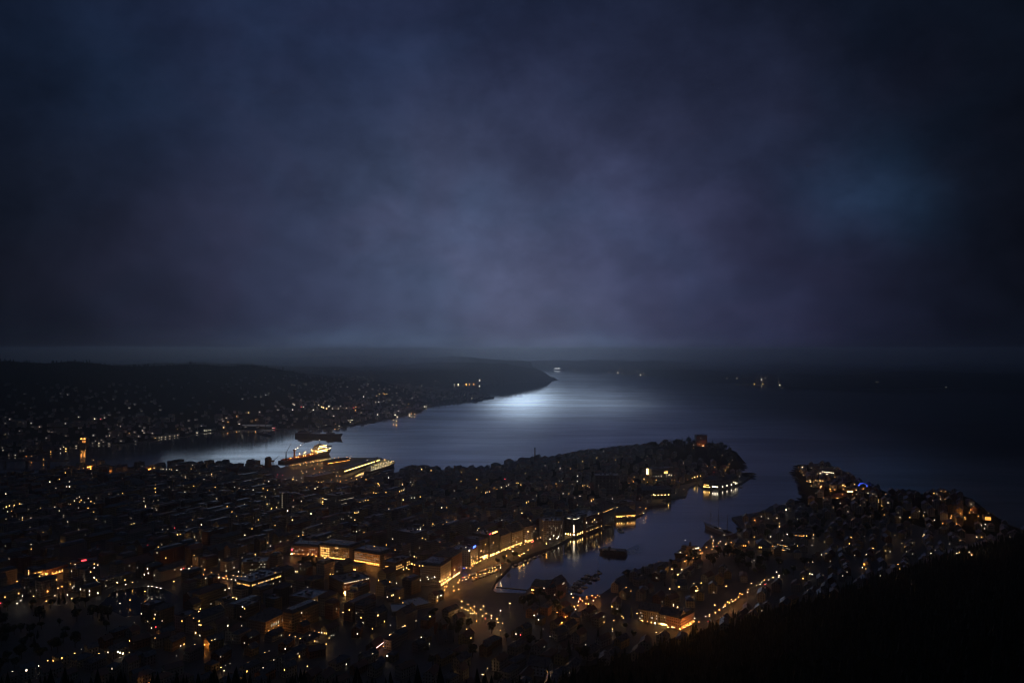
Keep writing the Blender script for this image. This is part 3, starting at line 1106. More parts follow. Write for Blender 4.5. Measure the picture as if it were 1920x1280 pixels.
rows(H9, 0, 3, 1, 'W', 5.0, 3, 3.4, 2.4, s0=2)
H10 = mark(front((1350, 916), (1384, 908), 22, 13, roof='gable', wall=0, rmat=0, name='boat_hall', cat='hall',
           label='gabled boat hall with square lit windows at the end of the pier'), 'gabled boat hall')
rows(H10, 0, 4, 1, 'W', 3.8, 3, 3.4, 2.4, 0.9)
# the floodlit tower block on the headland and the orange column below it
H11 = front((1306, 840), (1326, 840), 26, 24, z=30, roof='flat', wall=3, rmat=3, name='tower_block', cat='tower block',
            label='red brick tower block glowing dimly among trees on the headland', claim=True)
mark(H11, 'brick tower block')
window_on(H11, 0, -3, 30, 'd', 2.0, 2.0)
H12 = front((1211, 897), (1217, 897), 9, 16, z=12, roof='flat', wall=2, rmat=3, name='lit_stair_tower', cat='tower',
            label='narrow tower lit orange from top to bottom on the headland')
mark(H12, 'narrow orange tower')
window_on(H12, 0, 0, 17, 'Y', 5.0, 14, 'lit_shaft')
H13 = front((1222, 900), (1262, 896), 26, 20, z=10, roof='flat', wall=1, rmat=2, name='research_institute', cat='institute',
            label='wide grey block with pale upper windows right of the narrow orange tower')
mark(H13, 'wide grey institute')
rows(H13, 0, 4, 2, 'y', 14, 3, 3, 2, 1, s0=5, s1=16)
rows(H13, 0, 8, 1, 'w', 8, 3, 2, 1.2, 0.6)
rows(H13, 0, 8, 2, 'd', 5, 6, 2, 1.2, 0.5)
H14 = front((1116, 925), (1160, 925), 34, 34, z=6, roof='flat', wall=4, rmat=3, name='slab_block', cat='apartment block',
            label='tall dark slab block rising above the roofs left of the quays')
mark(H14, 'tall dark slab block')
rows(H14, 0, 12, 9, 'd', 5, 3.3, 1, 1.2, 0.05)
# white flat roofs, the gabled pier houses, the pale row
T1 = mark(front((735, 1153), (777, 1150), 27, 7, roof='flat', wall=1, rmat=2, name='market_hall', cat='market hall',
          label='left one of two low halls with pale flat roofs in the centre'), 'left pale roofed hall')
T2 = mark(front((772, 1145), (808, 1137), 27, 8, roof='flat', wall=1, rmat=2, name='market_hall', cat='market hall',
          label='right one of two low halls with pale flat roofs in the centre'), 'right pale roofed hall')
PALEROOF = plain('pale_roof_sheet', (0.62, 0.63, 0.66), 0.45, nscale=0.1, noise=0.08)
for b_ in (T1, T2):
    [c for c in b_['obj'].children if c.name.startswith('roof')][0].data.materials[0] = PALEROOF
PINK = facade('facade_pink', (0.45, 0.25, 0.22), 2.4, 3.2)
gl_ = []
for i, (a_, b2, hp, dp) in enumerate((((996, 1108), (1012, 1112), 12, 20), ((1013, 1112), (1027, 1115), 14, 22), ((1028, 1114), (1042, 1112), 13, 20),
                                      ((1044, 1111), (1062, 1100), 14, 16))):
    gl_.append(front(a_, b2, dp, hp, roof='gable', wall=0, wmat=PINK, rmat=0, rh=6.0, name='pier_house', cat='wooden house', chimney=1,
                     label=('leftmost gabled pier house with a glowing doorway', 'second gabled pier house with dark steep roof',
                            'third gabled pier house with pink gable', 'rightmost pier house with two lit windows by the pontoon')[i],
                     group='gabled houses on the pier'))
window_on(gl_[0], 0, -3.5, 2.2, 'O', 6.0, 1.6, 'shop_window')
window_on(gl_[1], 0, 0, 8, 'w', 1.2, 1.4)
window_on(gl_[3], 0, 4, 7, 'w', 1.2, 1.4)
window_on(gl_[3], 0, 7, 7.5, 'w', 1.2, 1.4)
anchor('gabled pier houses', pos(gl_[1]))
M1 = mark(front((1062, 1150), (1074, 1147), 14, 14, roof='hip', wall=2, rmat=1, name='corner_house', cat='town house',
          label='ochre corner house lit orange by the lamps below the market square'), 'ochre corner house')
R0 = []
for i, (a_, b2, hp) in enumerate((((1196, 1163), (1214, 1167), 23), ((1215, 1167), (1235, 1171), 24), ((1236, 1171), (1254, 1175), 21), ((1255, 1175), (1274, 1180), 22))):
    R0.append(front(a_, b2, 17, hp, roof='gable', wall=(5, 0, 0, 1)[i], rmat=0, name='terrace_house', cat='terrace house', chimney=2, desc='terrace house',
                    label=('cream terrace house at the left end of the long pale row', 'pale terrace house with dark dormers, second of the long row',
                           'pale terrace house over the brightest shop windows of the row', 'grey terrace house before the pink corner of the row')[i],
                    group='long pale row at the foot of the hill'))
    rows(R0[-1], 0, 6, 3, 'd', 3.5, 3.3, 1, 1.5, 0.08)
rows(R0[2], 0, 4, 1, 'Y', 2.0, 3, 1.8, 1.8, 0.9)
rows(R0[3], 0, 3, 1, 'Y', 2.0, 3, 1.5, 1.8, 0.7)
R1 = mark(front((1276, 1181), (1302, 1167), 18, 21, roof='mansard', wall=3, wmat=PINK, rmat=0, name='corner_house', cat='terrace house', chimney=2,
          label='pink corner house with orange arched shop windows ending the pale row'), 'pink corner house')
rows(R1, 0, 7, 1, 'o', 2.6, 3, 1.3, 2.6)
anchor('long pale terrace row', pos(R0[1]))
# harbour street fronts along the left quay
C = []
for i, (a_, b2, dp, hp, rf, wl, lb) in enumerate((
        ((826, 1100), (846, 1086), 30, 38, 'mansard', 0, 'pale corner house with a steep dark roof at the harbour crossing'),
        ((848, 1085), (866, 1073), 30, 40, 'hip', 3, 'brick harbour street house with slate roof above the crossing'),
        ((882, 1062), (897, 1052), 32, 30, 'flat', 1, 'grey block with a blue roof sign on the harbour street'),
        ((899, 1051), (916, 1045), 30, 38, 'flat', 4, 'tall dark block behind the brightest shops of the harbour street'),
        ((918, 1044), (937, 1036), 32, 40, 'flat', 4, 'tall dark block carrying an orange red roof sign'),
        ((939, 1035), (958, 1027), 26, 30, 'hip', 1, 'grey hipped house in the middle of the harbour street'),
        ((960, 1026), (980, 1019), 26, 27, 'gable', 5, 'cream gabled house toward the far end of the harbour street'),
        ((983, 1018), (1000, 1014), 24, 30, 'gable', 0, 'pale gabled house at the far end of the harbour street'))):
    b_ = front(a_, b2, dp, hp, roof=rf, wall=wl, rmat=0 if rf != 'flat' else 3, name='harbour_street_block', cat='city building', label=lb,
               group='fronts along the harbour street', chimney=2 if rf != 'flat' else 0)
    rows(b_, 0, 6, 1, ('Y', 'Y', 'y', 'Y', 'Y', 'y', 'y', 'y')[i], 2.4, 3, 2.0, 2.2, 0.85)
    rows(b_, 0, 5, 4, 'd', 7, 3.4, 1.1, 1.5, 0.15)
    C.append(b_)
anchor('orange red roof sign', pos(C[4], 0.9))
anchor('blue roof sign', pos(C[2], 0.9))
anchor('harbour crossing', (*P(840, 1095, 3), 8))
anchor('far harbour street end', pos(C[7]))
rows(C[2], 0, 4, 2, 'y', 5.5, 3.4, 2.2, 1.6, 0.7)


def roof_sign(b, s, wd, ht, kind, z, face=0):
    window_on(b, face, s, z, kind, wd, ht, 'roof_sign')


roof_sign(C[2], 0, 11, 2.6, 'b', C[2]['h'] + 2.0)
roof_sign(C[2], -C[2]['L'] / 2 - 4, 4.5, 1.8, 'W', C[2]['h'] + 1.0)
roof_sign(C[4], 0, 15, 2.2, 'O', C[4]['h'] + 1.8)
roof_sign(C[4], -C[4]['L'] / 2 + 2, 4, 2.0, 'r', C[4]['h'] + 1.9)
band(C[3], 0, 4.8, 'Y', 1.4)
# churches and white wooden house at the foot of the look-out
def spire_tower(b, x, y, s, h, sp, mat, name='church_tower'):
    m_ = MB()
    m_.box(x - s, x + s, y - s, y + s, -3, h)
    tw_ = m_.build(name, mat, b['obj'])
    m_ = MB()
    e = s + 0.35
    m_.add([(x - e, y - e, h + .003), (x + e, y - e, h + .003), (x + e, y + e, h + .003), (x - e, y + e, h + .003), (x, y, h + sp)],
           [(3, 2, 1, 0), (0, 1, 4), (1, 2, 4), (2, 3, 4), (3, 0, 4)])
    m_.tube((x, y, h + sp - 0.5), (x, y, h + sp + 2.2), 0.08)
    m_.build('spire', plain('spire_copper', (0.05, 0.07, 0.065), 0.5), tw_)


K1 = mark(front((822, 1206), (852, 1203), 15, 9, roof='gable', wall=1, rmat=0, rh=7, name='stone_church', cat='church',
          label='small grey stone church with two pointed towers in the dark centre foreground'), 'twin towered stone church')
spire_tower(K1, -6.5, -6, 2.6, 15, 9, WALLS[1])
spire_tower(K1, 4.5, -6, 2.6, 14, 9, WALLS[1])
K2 = mark(front((1268, 1108), (1290, 1106), 16, 10, roof='gable', wall=0, rmat=0, rh=6, name='stone_church', cat='church',
          label='pale stone church with a pointed tower behind the wharf roofs'), 'pale wharf church')
spire_tower(K2, -7, 0, 2.6, 15, 8, WALLS[0])
G1 = front((990, 1262), (1028, 1268), 13, 17, z=4, roof='gable', wall=0, rmat=0, rh=7, name='white_wooden_house', cat='wooden house', chimney=1,
           wmat=facade('facade_white_boards', (0.6, 0.6, 0.62), 3.6, 3.1), label='large white gabled wooden house at the bottom centre of the view')
mark(G1, 'white gabled wooden house')
G2 = mark(front((705, 1222), (722, 1209), 12, 9, roof='gable', wall=3, rmat=1, name='brick_hall', cat='hall',
          label='brick hall with a thin pink white light tube along its eaves'), 'hall with pink light tube')
tube_ = MB()
tube_.tube((-G2['L'] / 2, -G2['W'] / 2 - 0.6, G2['h'] - 0.3), (G2['L'] / 2, -G2['W'] / 2 - 0.6, G2['h'] - 0.3), 0.3)
tube_.build('light_tube', glow('tube_light', (1, 0.55, 0.5), 4.0), G2['obj'])
# left town
L1 = mark(front((62, 1088), (84, 1083), 24, 16, roof='mansard', wall=2, rmat=0, name='corner_hotel', cat='hotel', chimney=2,
          label='ochre corner hotel lit amber along its edge at the left side of town'), 'ochre corner hotel')
rows(L1, 0, 5, 3, 'y', 3, 3.3, 1.1, 1.4, 0.6)
rows(L1, 3, 1, 4, 'Y', 3, 3.0, 1.2, 1.4)
L2 = mark(front((86, 1083), (128, 1070), 22, 14, roof='hip', wall=3, rmat=0, name='arcade_row', cat='city building', chimney=3,
          label='brick row with a dotted orange arcade right of the ochre corner hotel'), 'brick row with orange arcade')
rows(L2, 0, 14, 1, 'o', 2.6, 3, 1.2, 1.6)
L3 = mark(front((132, 1068), (182, 1062), 24, 13, roof='flat', wall=3, rmat=3, name='station_hall', cat='station',
          label='dim brick hall with a red roof sign and white shop lights'), 'hall with red roof sign')
window_on(L3, 0, 0, L3['h'] + 1.6, 'r', 6.5, 2.2, 'roof_sign')
band(L3, 0, 3.2, 'w', 1.2, -4, 4)
rows(L3, 0, 8, 1, 'y', 3.6, 3, 1.6, 1.3, 0.7, s0=5)
L4 = mark(front((334, 1017), (386, 1004), 26, 16, roof='flat', wall=1, rmat=3, name='shopping_block', cat='city building',
          label='grey block with two slanting rows of lit yellow shop windows'), 'block with yellow window rows')
rows(L4, 0, 13, 1, 'y', 10.5, 3, 2.4, 1.2, 0.75, s0=0)
rows(L4, 0, 18, 1, 'Y', 5.0, 3, 2.2, 1.3, 0.85)
L5 = mark(front((440, 999), (468, 996), 22, 15, roof='flat', wall=4, rmat=3, name='office_block', cat='office building',
          label='dark office with three bright amber windows under the roof'), 'office with three amber windows')
rows(L5, 0, 3, 1, 'Y', 9, 3, 2.6, 2.2, s0=2, s1=16)
L6 = mark(front((476, 1004), (494, 1000), 20, 14, roof='flat', wall=4, rmat=3, name='office_block', cat='office building',
          label='small dark office with two short lit floors'), 'small two floor lit office')
band(L6, 0, 5, 'Y', 1.2)
rows(L6, 0, 5, 1, 'y', 9, 3, 1.6, 1.3, 0.7)
L7 = mark(front((524, 962), (542, 961), 24, 37, roof='flat', wall=4, rmat=3, name='tower_block', cat='tower block',
          label='dark tower block with one vertical dotted string of stair windows'), 'dark dotted tower block')
rows(L7, 0, 1, 10, 'd', 4, 3.8, 1.4, 1.2, s0=-6, s1=-2)
L8 = mark(front((452, 1080), (500, 1078), 30, 26, roof='flat', wall=4, rmat=3, name='office_block', cat='office building',
          label='large dark office with a scatter of lit windows over many floors'), 'large scattered window office')
rows(L8, 0, 13, 5, 'dddwy', 5, 3.6, 1.0, 1.3, 0.3)
L9 = mark(front((743, 1028), (778, 1034), 30, 34, roof='flat', wall=1, rmat=2, name='bank_building', cat='city building',
          label='stern grey stone block with pale flat roof above the arcade street'), 'stern grey stone block')
# ship yard side
S9 = mark(front((1420, 1030), (1446, 1031), 24, 10, roof='hip', wall=4, rmat=0, name='royal_hall', cat='hall',
          label='long hall with a dotted row of warm arches right of the tall ship'), 'hall with dotted warm arches')
rows(S9, 0, 6, 1, 'y', 4, 3, 1.4, 2.2)
S8 = mark(front((1378, 1027), (1402, 1027), 20, 9, roof='hip', wall=4, rmat=0, name='customs_house', cat='hall',
          label='dark hall with five small orange windows beside the quay lamps'), 'hall with five orange windows')
rows(S8, 0, 5, 1, 'o', 4, 3, 1.2, 2.0)
S7 = mark(front((1450, 1030), (1482, 1036), 24, 12, roof='flat', wall=4, rmat=3, name='parking_house', cat='car park',
          label='open car park with stacked amber light bands near the right shore'), 'amber banded car park')
band(S7, 0, 2.6, 'y', 1.0, s1=6)
band(S7, 0, 6.0, 'd', 0.8)
band(S7, 0, 9.4, 'y', 0.8, s0=-8, s1=10)
S6 = mark(front((1486, 1008), (1520, 1010), 22, 8, roof='flat', wall=4, rmat=3, name='quay_shed', cat='shed',
          label='low shed with one long dim amber light strip'), 'dim amber strip shed')
band(S6, 0, 4.5, 'y', 0.8, s0=-18, s1=4)
PT = mark(front((1535, 892), (1566, 896), 24, 10, z=9, roof='hip', wall=3, rmat=1, rh=9, name='manor_house', cat='manor house', chimney=2,
          label='large hipped brick manor with two floors of bright windows on the point'), 'brick manor on the point')
rows(PT, 0, 7, 2, 'W', 7.0, 5.0, 2.6, 1.3, 0.8)
P2 = mark(front((1587, 929), (1601, 929), 20, 13, z=9, roof='flat', wall=2, rmat=3, name='shop_house', cat='shop',
          label='small square building with amber shop front beside the blue lit dome'), 'square amber shop front')
rows(P2, 0, 2, 1, 'Y', 9, 3, 5, 2.4)
rows(P2, 0, 2, 1, 'Y', 4.5, 3, 3.6, 2.4)
P3 = mark(front((1568, 937), (1590, 935), 14, 6, z=8, roof='gable', wall=2, rmat=1, name='boat_shed', cat='shed',
          label='low shed glowing orange along its whole front on the point'), 'low orange point shed')
band(P3, 0, 2.6, 'Y', 2.4)
P4 = mark(front((1845, 977), (1860, 978), 16, 10, z=9, roof='flat', wall=2, rmat=3, name='petrol_station', cat='petrol station',
          label='little station with three bright upright light columns at the right shore'), 'three light column station')
rows(P4, 0, 3, 1, 'o', 5.6, 3, 1.6, 5.5)
# the blue lit dome
bx_, by_ = P(1617, 914, 9)
dome = thing('blue_dome', 'round domed pavilion lit bright blue on the right point', 'pavilion', (bx_, by_, gz(bx_, by_)))
m_ = MB()
m_.tube((0, 0, -3), (0, 0, 6), 9, 9, 16)
m_.build('drum', plain('dome_wall', (0.35, 0.35, 0.4)), dome)
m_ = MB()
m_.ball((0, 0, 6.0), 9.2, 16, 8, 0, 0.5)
m_.build('dome_roof', glow('blue_light_glow', BLUE, 0.8, True), dome)  # the blue lighting is put into the roof as its own glow
m_ = MB()
for q in range(9):
    m_.ball((9.6 * cos(q * 0.7), 9.6 * sin(q * 0.7), 5.5), 0.5, 6, 4)
m_.build('blue_lamps', glow('lamp_blue', BLUE, 60, True), dome)
take((bx_, by_, 24, 24, 0))
anchor('blue lit dome', (bx_, by_, 15))


# chimneys and masts over the headland
for px, py, h_, lb in ((1003, 878, 55, 'tall thin factory chimney at the water edge of the headland'), (852, 890, 24, 'short dark factory chimney left of the tall one')):
    x, y = P(px, py, 3)
    ch = thing('factory_chimney', lb, 'chimney', (x, y, 3))
    m_ = MB()
    m_.tube((0, 0, -2), (0, 0, h_), 2.2, 1.5, 12)
    m_.build('shaft', plain('chimney_brick', (0.16, 0.09, 0.07)), ch)
    m_ = MB()
    m_.tube((0, 0, h_ - 2.5), (0, 0, h_ + 0.2), 1.9, 1.9, 12)
    m_.build('crown_ring', DARKMETAL, ch)
    take((x, y, 6, 6, 0))
    anchor(' '.join(lb.split()[:4]), (x, y, h_ * 0.6))

# the tall grain store with flood lamps under its eaves on the far side of the left inlet
GS = front((149, 836), (162, 836), 16, 15, z=max(gz(*P(155, 833, 3)), 3), roof='flat', wall=2, rmat=3, name='grain_store', cat='warehouse',
           label='tall narrow grain store lit orange across the left inlet')
mark(GS, 'tall orange grain store')
rows(GS, 0, 2, 1, 'O', GS['h'] - 2.5, 3, 5.0, 3.4)
rows(GS, 0, 3, 2, 'o', GS['h'] - 14, 5, 2.6, 2.2, .8)
for q in (-7, 7):
    ca, sa = cos(GS['rz']), sin(GS['rz'])
    street_lamp(GS['cx'] + q * ca + (GS['W'] / 2 + 5) * sa, GS['cy'] + q * sa - (GS['W'] / 2 + 5) * ca, 'O')
# small works and sheds lit orange on the left shore
for i, (pl, pr, dp, hp, kd, lb) in enumerate((((121, 888), (132, 888), 16, 14, 'Y', 'shed with a bright yellow front at the left end of the shore'),
                                              ((162, 882), (178, 880), 14, 11, 'O', 'low works glowing orange on the left shore'),
                                              ((228, 887), (235, 887), 12, 15, 'O', 'small square tower house lit orange on the left shore'),
                                              ((226, 897), (241, 893), 12, 7, 'O', 'low orange lit shed below the small square tower house'),
                                              ((268, 890), (285, 884), 14, 12, 'O', 'orange lit works building toward the left quay lights'))):
    b_ = front(pl, pr, dp, hp, roof='gable' if i % 2 else 'flat', wall=2, rmat=0 if i % 2 else 3, name='shore_works', cat='works building', label=lb)
    rows(b_, 0, max(2, int(b_['L'] / 4)), 2 if hp > 8 else 1, kd, 3.5, 5.5, 2.6, 2.4, .8)
    anchor(('yellow shore shed', 'orange shore works', 'orange tower house', 'low orange shed', 'orange left quay works')[i], pos(b_))
    ca, sa = cos(b_['rz']), sin(b_['rz'])
    street_lamp(b_['cx'] + (dp / 2 + 6) * sa, b_['cy'] - (dp / 2 + 6) * ca, kd)
# lamps standing along the bright fronts
for (pa, pb, n, kinds) in (((548, 1045), (598, 1049), 6, 'Oo'), ((602, 1050), (650, 1056), 7, 'YO'), ((662, 1058), (712, 1067), 8, 'OO'), ((720, 1084), (744, 1086), 3, 'oY'),
                           ((616, 1072), (668, 1079), 5, 'O'), ((640, 1122), (690, 1112), 6, 'YO'), ((590, 1151), (616, 1138), 3, 'Y'),
                           ((832, 1103), (864, 1080), 6, 'YO'), ((886, 1066), (940, 1042), 9, 'YO'), ((944, 1040), (1000, 1021), 8, 'Yo'), ((1006, 1018), (1016, 1014), 2, 'Y'),
                           ((1196, 1170), (1270, 1186), 6, 'oo'), ((1278, 1188), (1304, 1173), 4, 'O'), ((64, 1093), (126, 1076), 7, 'o'), ((500, 1194), (536, 1174), 4, 'o'),
                           ((1062, 1000), (1098, 1006), 1, 'o'), ((1158, 976), (1188, 974), 1, 'o'), ((1066, 1154), (1074, 1151), 2, 'O'), ((716, 1226), (722, 1216), 1, 'o')):
    (x0, y0), (x1, y1) = P(*pa, 3), P(*pb, 3)
    for q in range(n):
        u = (q + .5) / n
        street_lamp(x0 + (x1 - x0) * u, y0 + (y1 - y0) * u, kinds[q % len(kinds)])
for q, k in ((-9, 'O'), (2, 'O'), (13, 'w')):
    ca, sa = cos(H11['rz']), sin(H11['rz'])
    street_lamp(H11['cx'] + q * ca + (H11['W'] / 2 + 7) * sa, H11['cy'] + q * sa - (H11['W'] / 2 + 7) * ca, k)
take((H11['cx'], H11['cy'] - H11['W'] / 2 - 24, 46, 44, 0))
# the lamps of the quay yard round the two ships, and of the streets that show as lines of light
for ln_, n, kinds in ((((546, 877), (610, 867)), 10, 'YOY'), (((616, 864), (662, 860)), 6, 'wOY'), (((585, 893), (640, 880)), 6, 'wow'), (((560, 908), (640, 905)), 6, 'wo'),
                      (((622, 914), (660, 900), (712, 878)), 10, 'oOo'), (((320, 1062), (362, 1069), (402, 1082), (446, 1094)), 9, 'oOy'), (((30, 1104), (60, 1097)), 2, 'o'),
                      (((860, 1134), (900, 1151), (948, 1180)), 8, 'YyY'), (((846, 1110), (872, 1092), (905, 1083), (943, 1065)), 9, 'yYy'), (((826, 1120), (842, 1098)), 3, 'O'),
                      (((1300, 1180), (1350, 1152), (1366, 1134), (1400, 1114), (1440, 1092)), 9, 'oyO'), (((1266, 1057), (1300, 1044), (1330, 1031)), 5, 'O'),
                      (((1340, 1024), (1400, 1023), (1470, 1033)), 9, 'yoy'), (((1500, 888), (1520, 905), (1545, 925)), 5, 'YOo'), (((1545, 932), (1600, 936), (1640, 930)), 5, 'OYo'),
                      (((1068, 1130), (1100, 1128), (1125, 1122)), 5, 'OoO'), (((1038, 1160), (1064, 1150)), 2, 'O'), (((1775, 980), (1812, 975), (1842, 985)), 4, 'O'),
                      (((120, 890), (170, 887), (215, 888)), 5, 'YOy'), (((225, 893), (280, 888), (340, 884)), 6, 'Oow')):
    pts_ = [P(*q, 3) for q in ln_]
    seg_ = [hypot(pts_[i + 1][0] - pts_[i][0], pts_[i + 1][1] - pts_[i][1]) for i in range(len(pts_) - 1)]
    for q in range(n):
        s_ = (q + .5) / n * sum(seg_)
        for i, d_ in enumerate(seg_):
            if s_ <= d_:
                break
            s_ -= d_
        u = min(1, s_ / d_)
        street_lamp(pts_[i][0] + (pts_[i + 1][0] - pts_[i][0]) * u, pts_[i][1] + (pts_[i + 1][1] - pts_[i][1]) * u, kinds[q % len(kinds)])

# ---------------------------------------------------------------- streets, squares and parks kept free of houses
FREE = []
STREETS = [(((540, 1049), (600, 1053), (660, 1064), (716, 1083), (760, 1087), (800, 1090)), 9),      # arcade street
           (((760, 1130), (810, 1108), (845, 1097), (870, 1079), (920, 1056), (960, 1040), (1010, 1022)), 7),   # harbour street
           (((846, 1110), (870, 1092), (905, 1082), (945, 1064)), 8),
           (((856, 1132), (900, 1150), (950, 1182)), 5),                                          # up from the market
           (((1180, 1180), (1240, 1190), (1290, 1190), (1306, 1176), (1350, 1150), (1366, 1132), (1400, 1112), (1450, 1085)), 7),
           (((320, 1060), (360, 1067), (400, 1080), (445, 1092)), 8),
           (((30, 1102), (90, 1090), (140, 1074), (190, 1066)), 8),
           (((620, 915), (660, 900), (715, 880)), 7),
           (((1264, 1054), (1320, 1034), (1345, 1022), (1400, 1020), (1470, 1030)), 7)]
SQUARE = [P(*q, 3) for q in ((1072, 1119), (1128, 1117), (1142, 1108), (1120, 1142), (1080, 1146))]
QUAY = [P(*q, 3) for q in ((1046, 1024), (1000, 1040), (958, 1056), (957, 1064), (930, 1090), (890, 1096), (872, 1098), (884, 1080), (940, 1052), (1000, 1030), (1040, 1018))]
DARKPARK = [P(*q, 3) for q in ((0, 1140), (120, 1128), (182, 1132), (236, 1160), (180, 1205), (60, 1246), (0, 1262))]
LAKEIN = LAKE
PARK2 = [P(*q, 3) for q in ((560, 1052), (612, 1058), (600, 1075), (560, 1070))]
FORTPARK = [P(*q, 3) for q in ((1340, 1040), (1440, 1045), (1520, 1062), (1480, 1085), (1400, 1075), (1330, 1060))]
TIPPARK = [P(*q, 30) for q in ((1215, 838), (1300, 832), (1372, 838), (1392, 862), (1350, 856), (1290, 850), (1220, 850))]
BRYGTREES = [P(*q, 3) for q in ((1165, 1082), (1240, 1062), (1300, 1046), (1320, 1052), (1250, 1078), (1180, 1095))]
YARD = [P(*q, 3) for q in ((505, 880), (546, 868), (640, 855), (725, 858), (745, 884), (742, 894), (650, 908), (610, 918), (560, 912), (505, 896))]
HEAD = [P(*q, 3) for q in ((868, 1114), (925, 1110), (990, 1112), (996, 1132), (960, 1150), (905, 1150))]
ZONES = [HEAD, YARD, SQUARE, QUAY, DARKPARK, LAKE, PARK2, FORTPARK, TIPPARK]
STL = [([P(*q, 3) for q in ln], wd) for ln, wd in STREETS]


def lot_free(x, y, L, W, rz, m_=2.0):
    rr_ = hypot(L, W) / 2
    for lx_, ly_ in LAMPS:
        if abs(lx_ - x) < rr_ and abs(ly_ - y) < rr_:
            dx_, dy_ = lx_ - x, ly_ - y
            if abs(dx_ * cos(rz) + dy_ * sin(rz)) < L / 2 + 1.2 and abs(-dx_ * sin(rz) + dy_ * cos(rz)) < W / 2 + 1.2:
                return False
    c, s = cos(rz), sin(rz)
    px_, py_ = [], []
    for i in (-1, 0, 1):
        for j in (-1, 0, 1):
            a, b = i * (L / 2 + 5), j * (W / 2 + 5)
            px_.append(x + a * c - b * s)
            py_.append(y + a * s + b * c)
    if not inside(CITY, px_, py_).all():
        return False
    for z_ in ZONES:
        if inside(z_, px_, py_).any():
            return False
    for ln, wd in STL:
        if (seg_dist(ln, np.array(px_), np.array(py_)) < wd).any():
            return False
    return not taken((x, y, L, W, rz), m_)


# ---------------------------------------------------------------- the blocks of the town
GA = atan2(P(1060, 990)[1] - P(830, 1100)[1], P(1060, 990)[0] - P(830, 1100)[0])      # the way the streets run
lots = []
cu, su = cos(GA), sin(GA)
rng = random.Random(11)
for iu in range(-12, 52):
    for iv in range(-40, 22):
        # block origin in street axes
        u0, v0 = iu * 58.0, iv * 74.0
        for (du, dv, L, W, turn) in ((0, -17, 44, 15, 1), (0, 0, 44, 15, 1), (0, 17, 44, 15, 1), (-20, 30, 13, 15, 0), (0, 30, 14, 15, 0), (20, 30, 13, 15, 0)):
            if rng.random() < 0.04:
                continue
            n = rng.choice((1, 2, 2)) if turn else 1
            for k in range(n):
                l_ = L / n
                off = (k + 0.5) * l_ - L / 2
                u = u0 + du + (off if turn else 0) + rng.uniform(-.8, .8)
                v = v0 + dv + rng.uniform(-1.5, 1.5)
                x, y = u * cu - v * su * -1 * -1, 0
                x = u * cu + v * su
                y = u * su - v * cu
                lots.append((x, y, l_ - 0.6, W - rng.uniform(0, 3), GA + rng.uniform(-0.02, 0.02)))
lots = [l for l in lots if 640 < l[1] < 2600]
town, farlots = [], []
for x, y, L, W, rz in lots:
    px, py = pix(x, y, 10)
    if not (-60 < px < 1980 and py < 1330):
        continue
    z = gz(x, y)
    if z < 0:
        continue
    d = (x - HILL_A[0]) * HN[0] + (y - HILL_A[1]) * HN[1]
    if d > 45 or z > 75:
        continue
    nord = y > 1420 and px > 780
    east = px > 1130 and py > 930 and y < 1700
    near = y < 905 or (px > 790 and y < 1080)
    small = nord or east or near
    if small and rng.random() < 0.12:
        continue
    if small:
        L, W, h = min(L, 22) * rng.uniform(.78, .98), W * rng.uniform(.66, .8), rng.uniform(6.5, 10.5)
        if nord:
            L, W, h = L * 1.15, W * 1.15, h * 1.25
    else:
        h = rng.choice((13, 15, 17, 18, 20, 22)) + rng.uniform(-1, 1)
    if small:
        x, y, rz = x + rng.uniform(-6, 6), y + rng.uniform(-6, 6), rz + rng.gauss(0, .16)
        z = gz(x, y)
        if z < 0:
            continue
    if not lot_free(x, y, L, W, rz):
        continue
    take((x, y, L, W, rz))
    town.append((x, y, L, W, rz, h, z, small))
town.sort(key=lambda q: q[1])
KINDN = {}
far_town = []
for x, y, L, W, rz, h, z, small in town:
    nord = y > 1420 and pix(x, y, 10)[0] > 780
    if small:
        rf = rng.choice(('gable', 'gable', 'gable', 'hip'))
        wl, rm = rng.choice((0, 0, 5, 1, 2, 3)), rng.choice((0, 0, 1, 1, 0))
        nm, ct, gp = ('headland_house', 'headland house', 'houses on the headland') if nord else ('wooden_house', 'wooden house', 'small houses at the foot of the hill')
    else:
        rf = rng.choice(('hip', 'mansard', 'gable', 'flat', 'flat', 'mansard'))
        wl, rm = rng.choice((0, 1, 1, 2, 3, 4, 5)), (rng.choice((3, 3, 2)) if rf == 'flat' else rng.choice((0, 0, 1)))
        nm, ct, gp = {'flat': ('office_building', 'office building', 'flat roofed blocks of the centre'), 'mansard': ('apartment_house', 'apartment house', 'mansard roofed blocks of the centre')}.get(
            rf, ('town_house', 'town house', 'steep roofed blocks of the centre'))
    if KINDN.get(nm, 0) >= 290:
        far_town.append((x, y, L, W, rz, h, z, small))
        continue
    KINDN[nm] = KINDN.get(nm, 0) + 1
    building(x, y, L, W, rz, h, rf, wl, rm, nm, ct, chimney=1 if (y < 1400 and rf != 'flat' and rng.random() < .6) else 0, foot=6, claim=False, group=gp, z0=z)

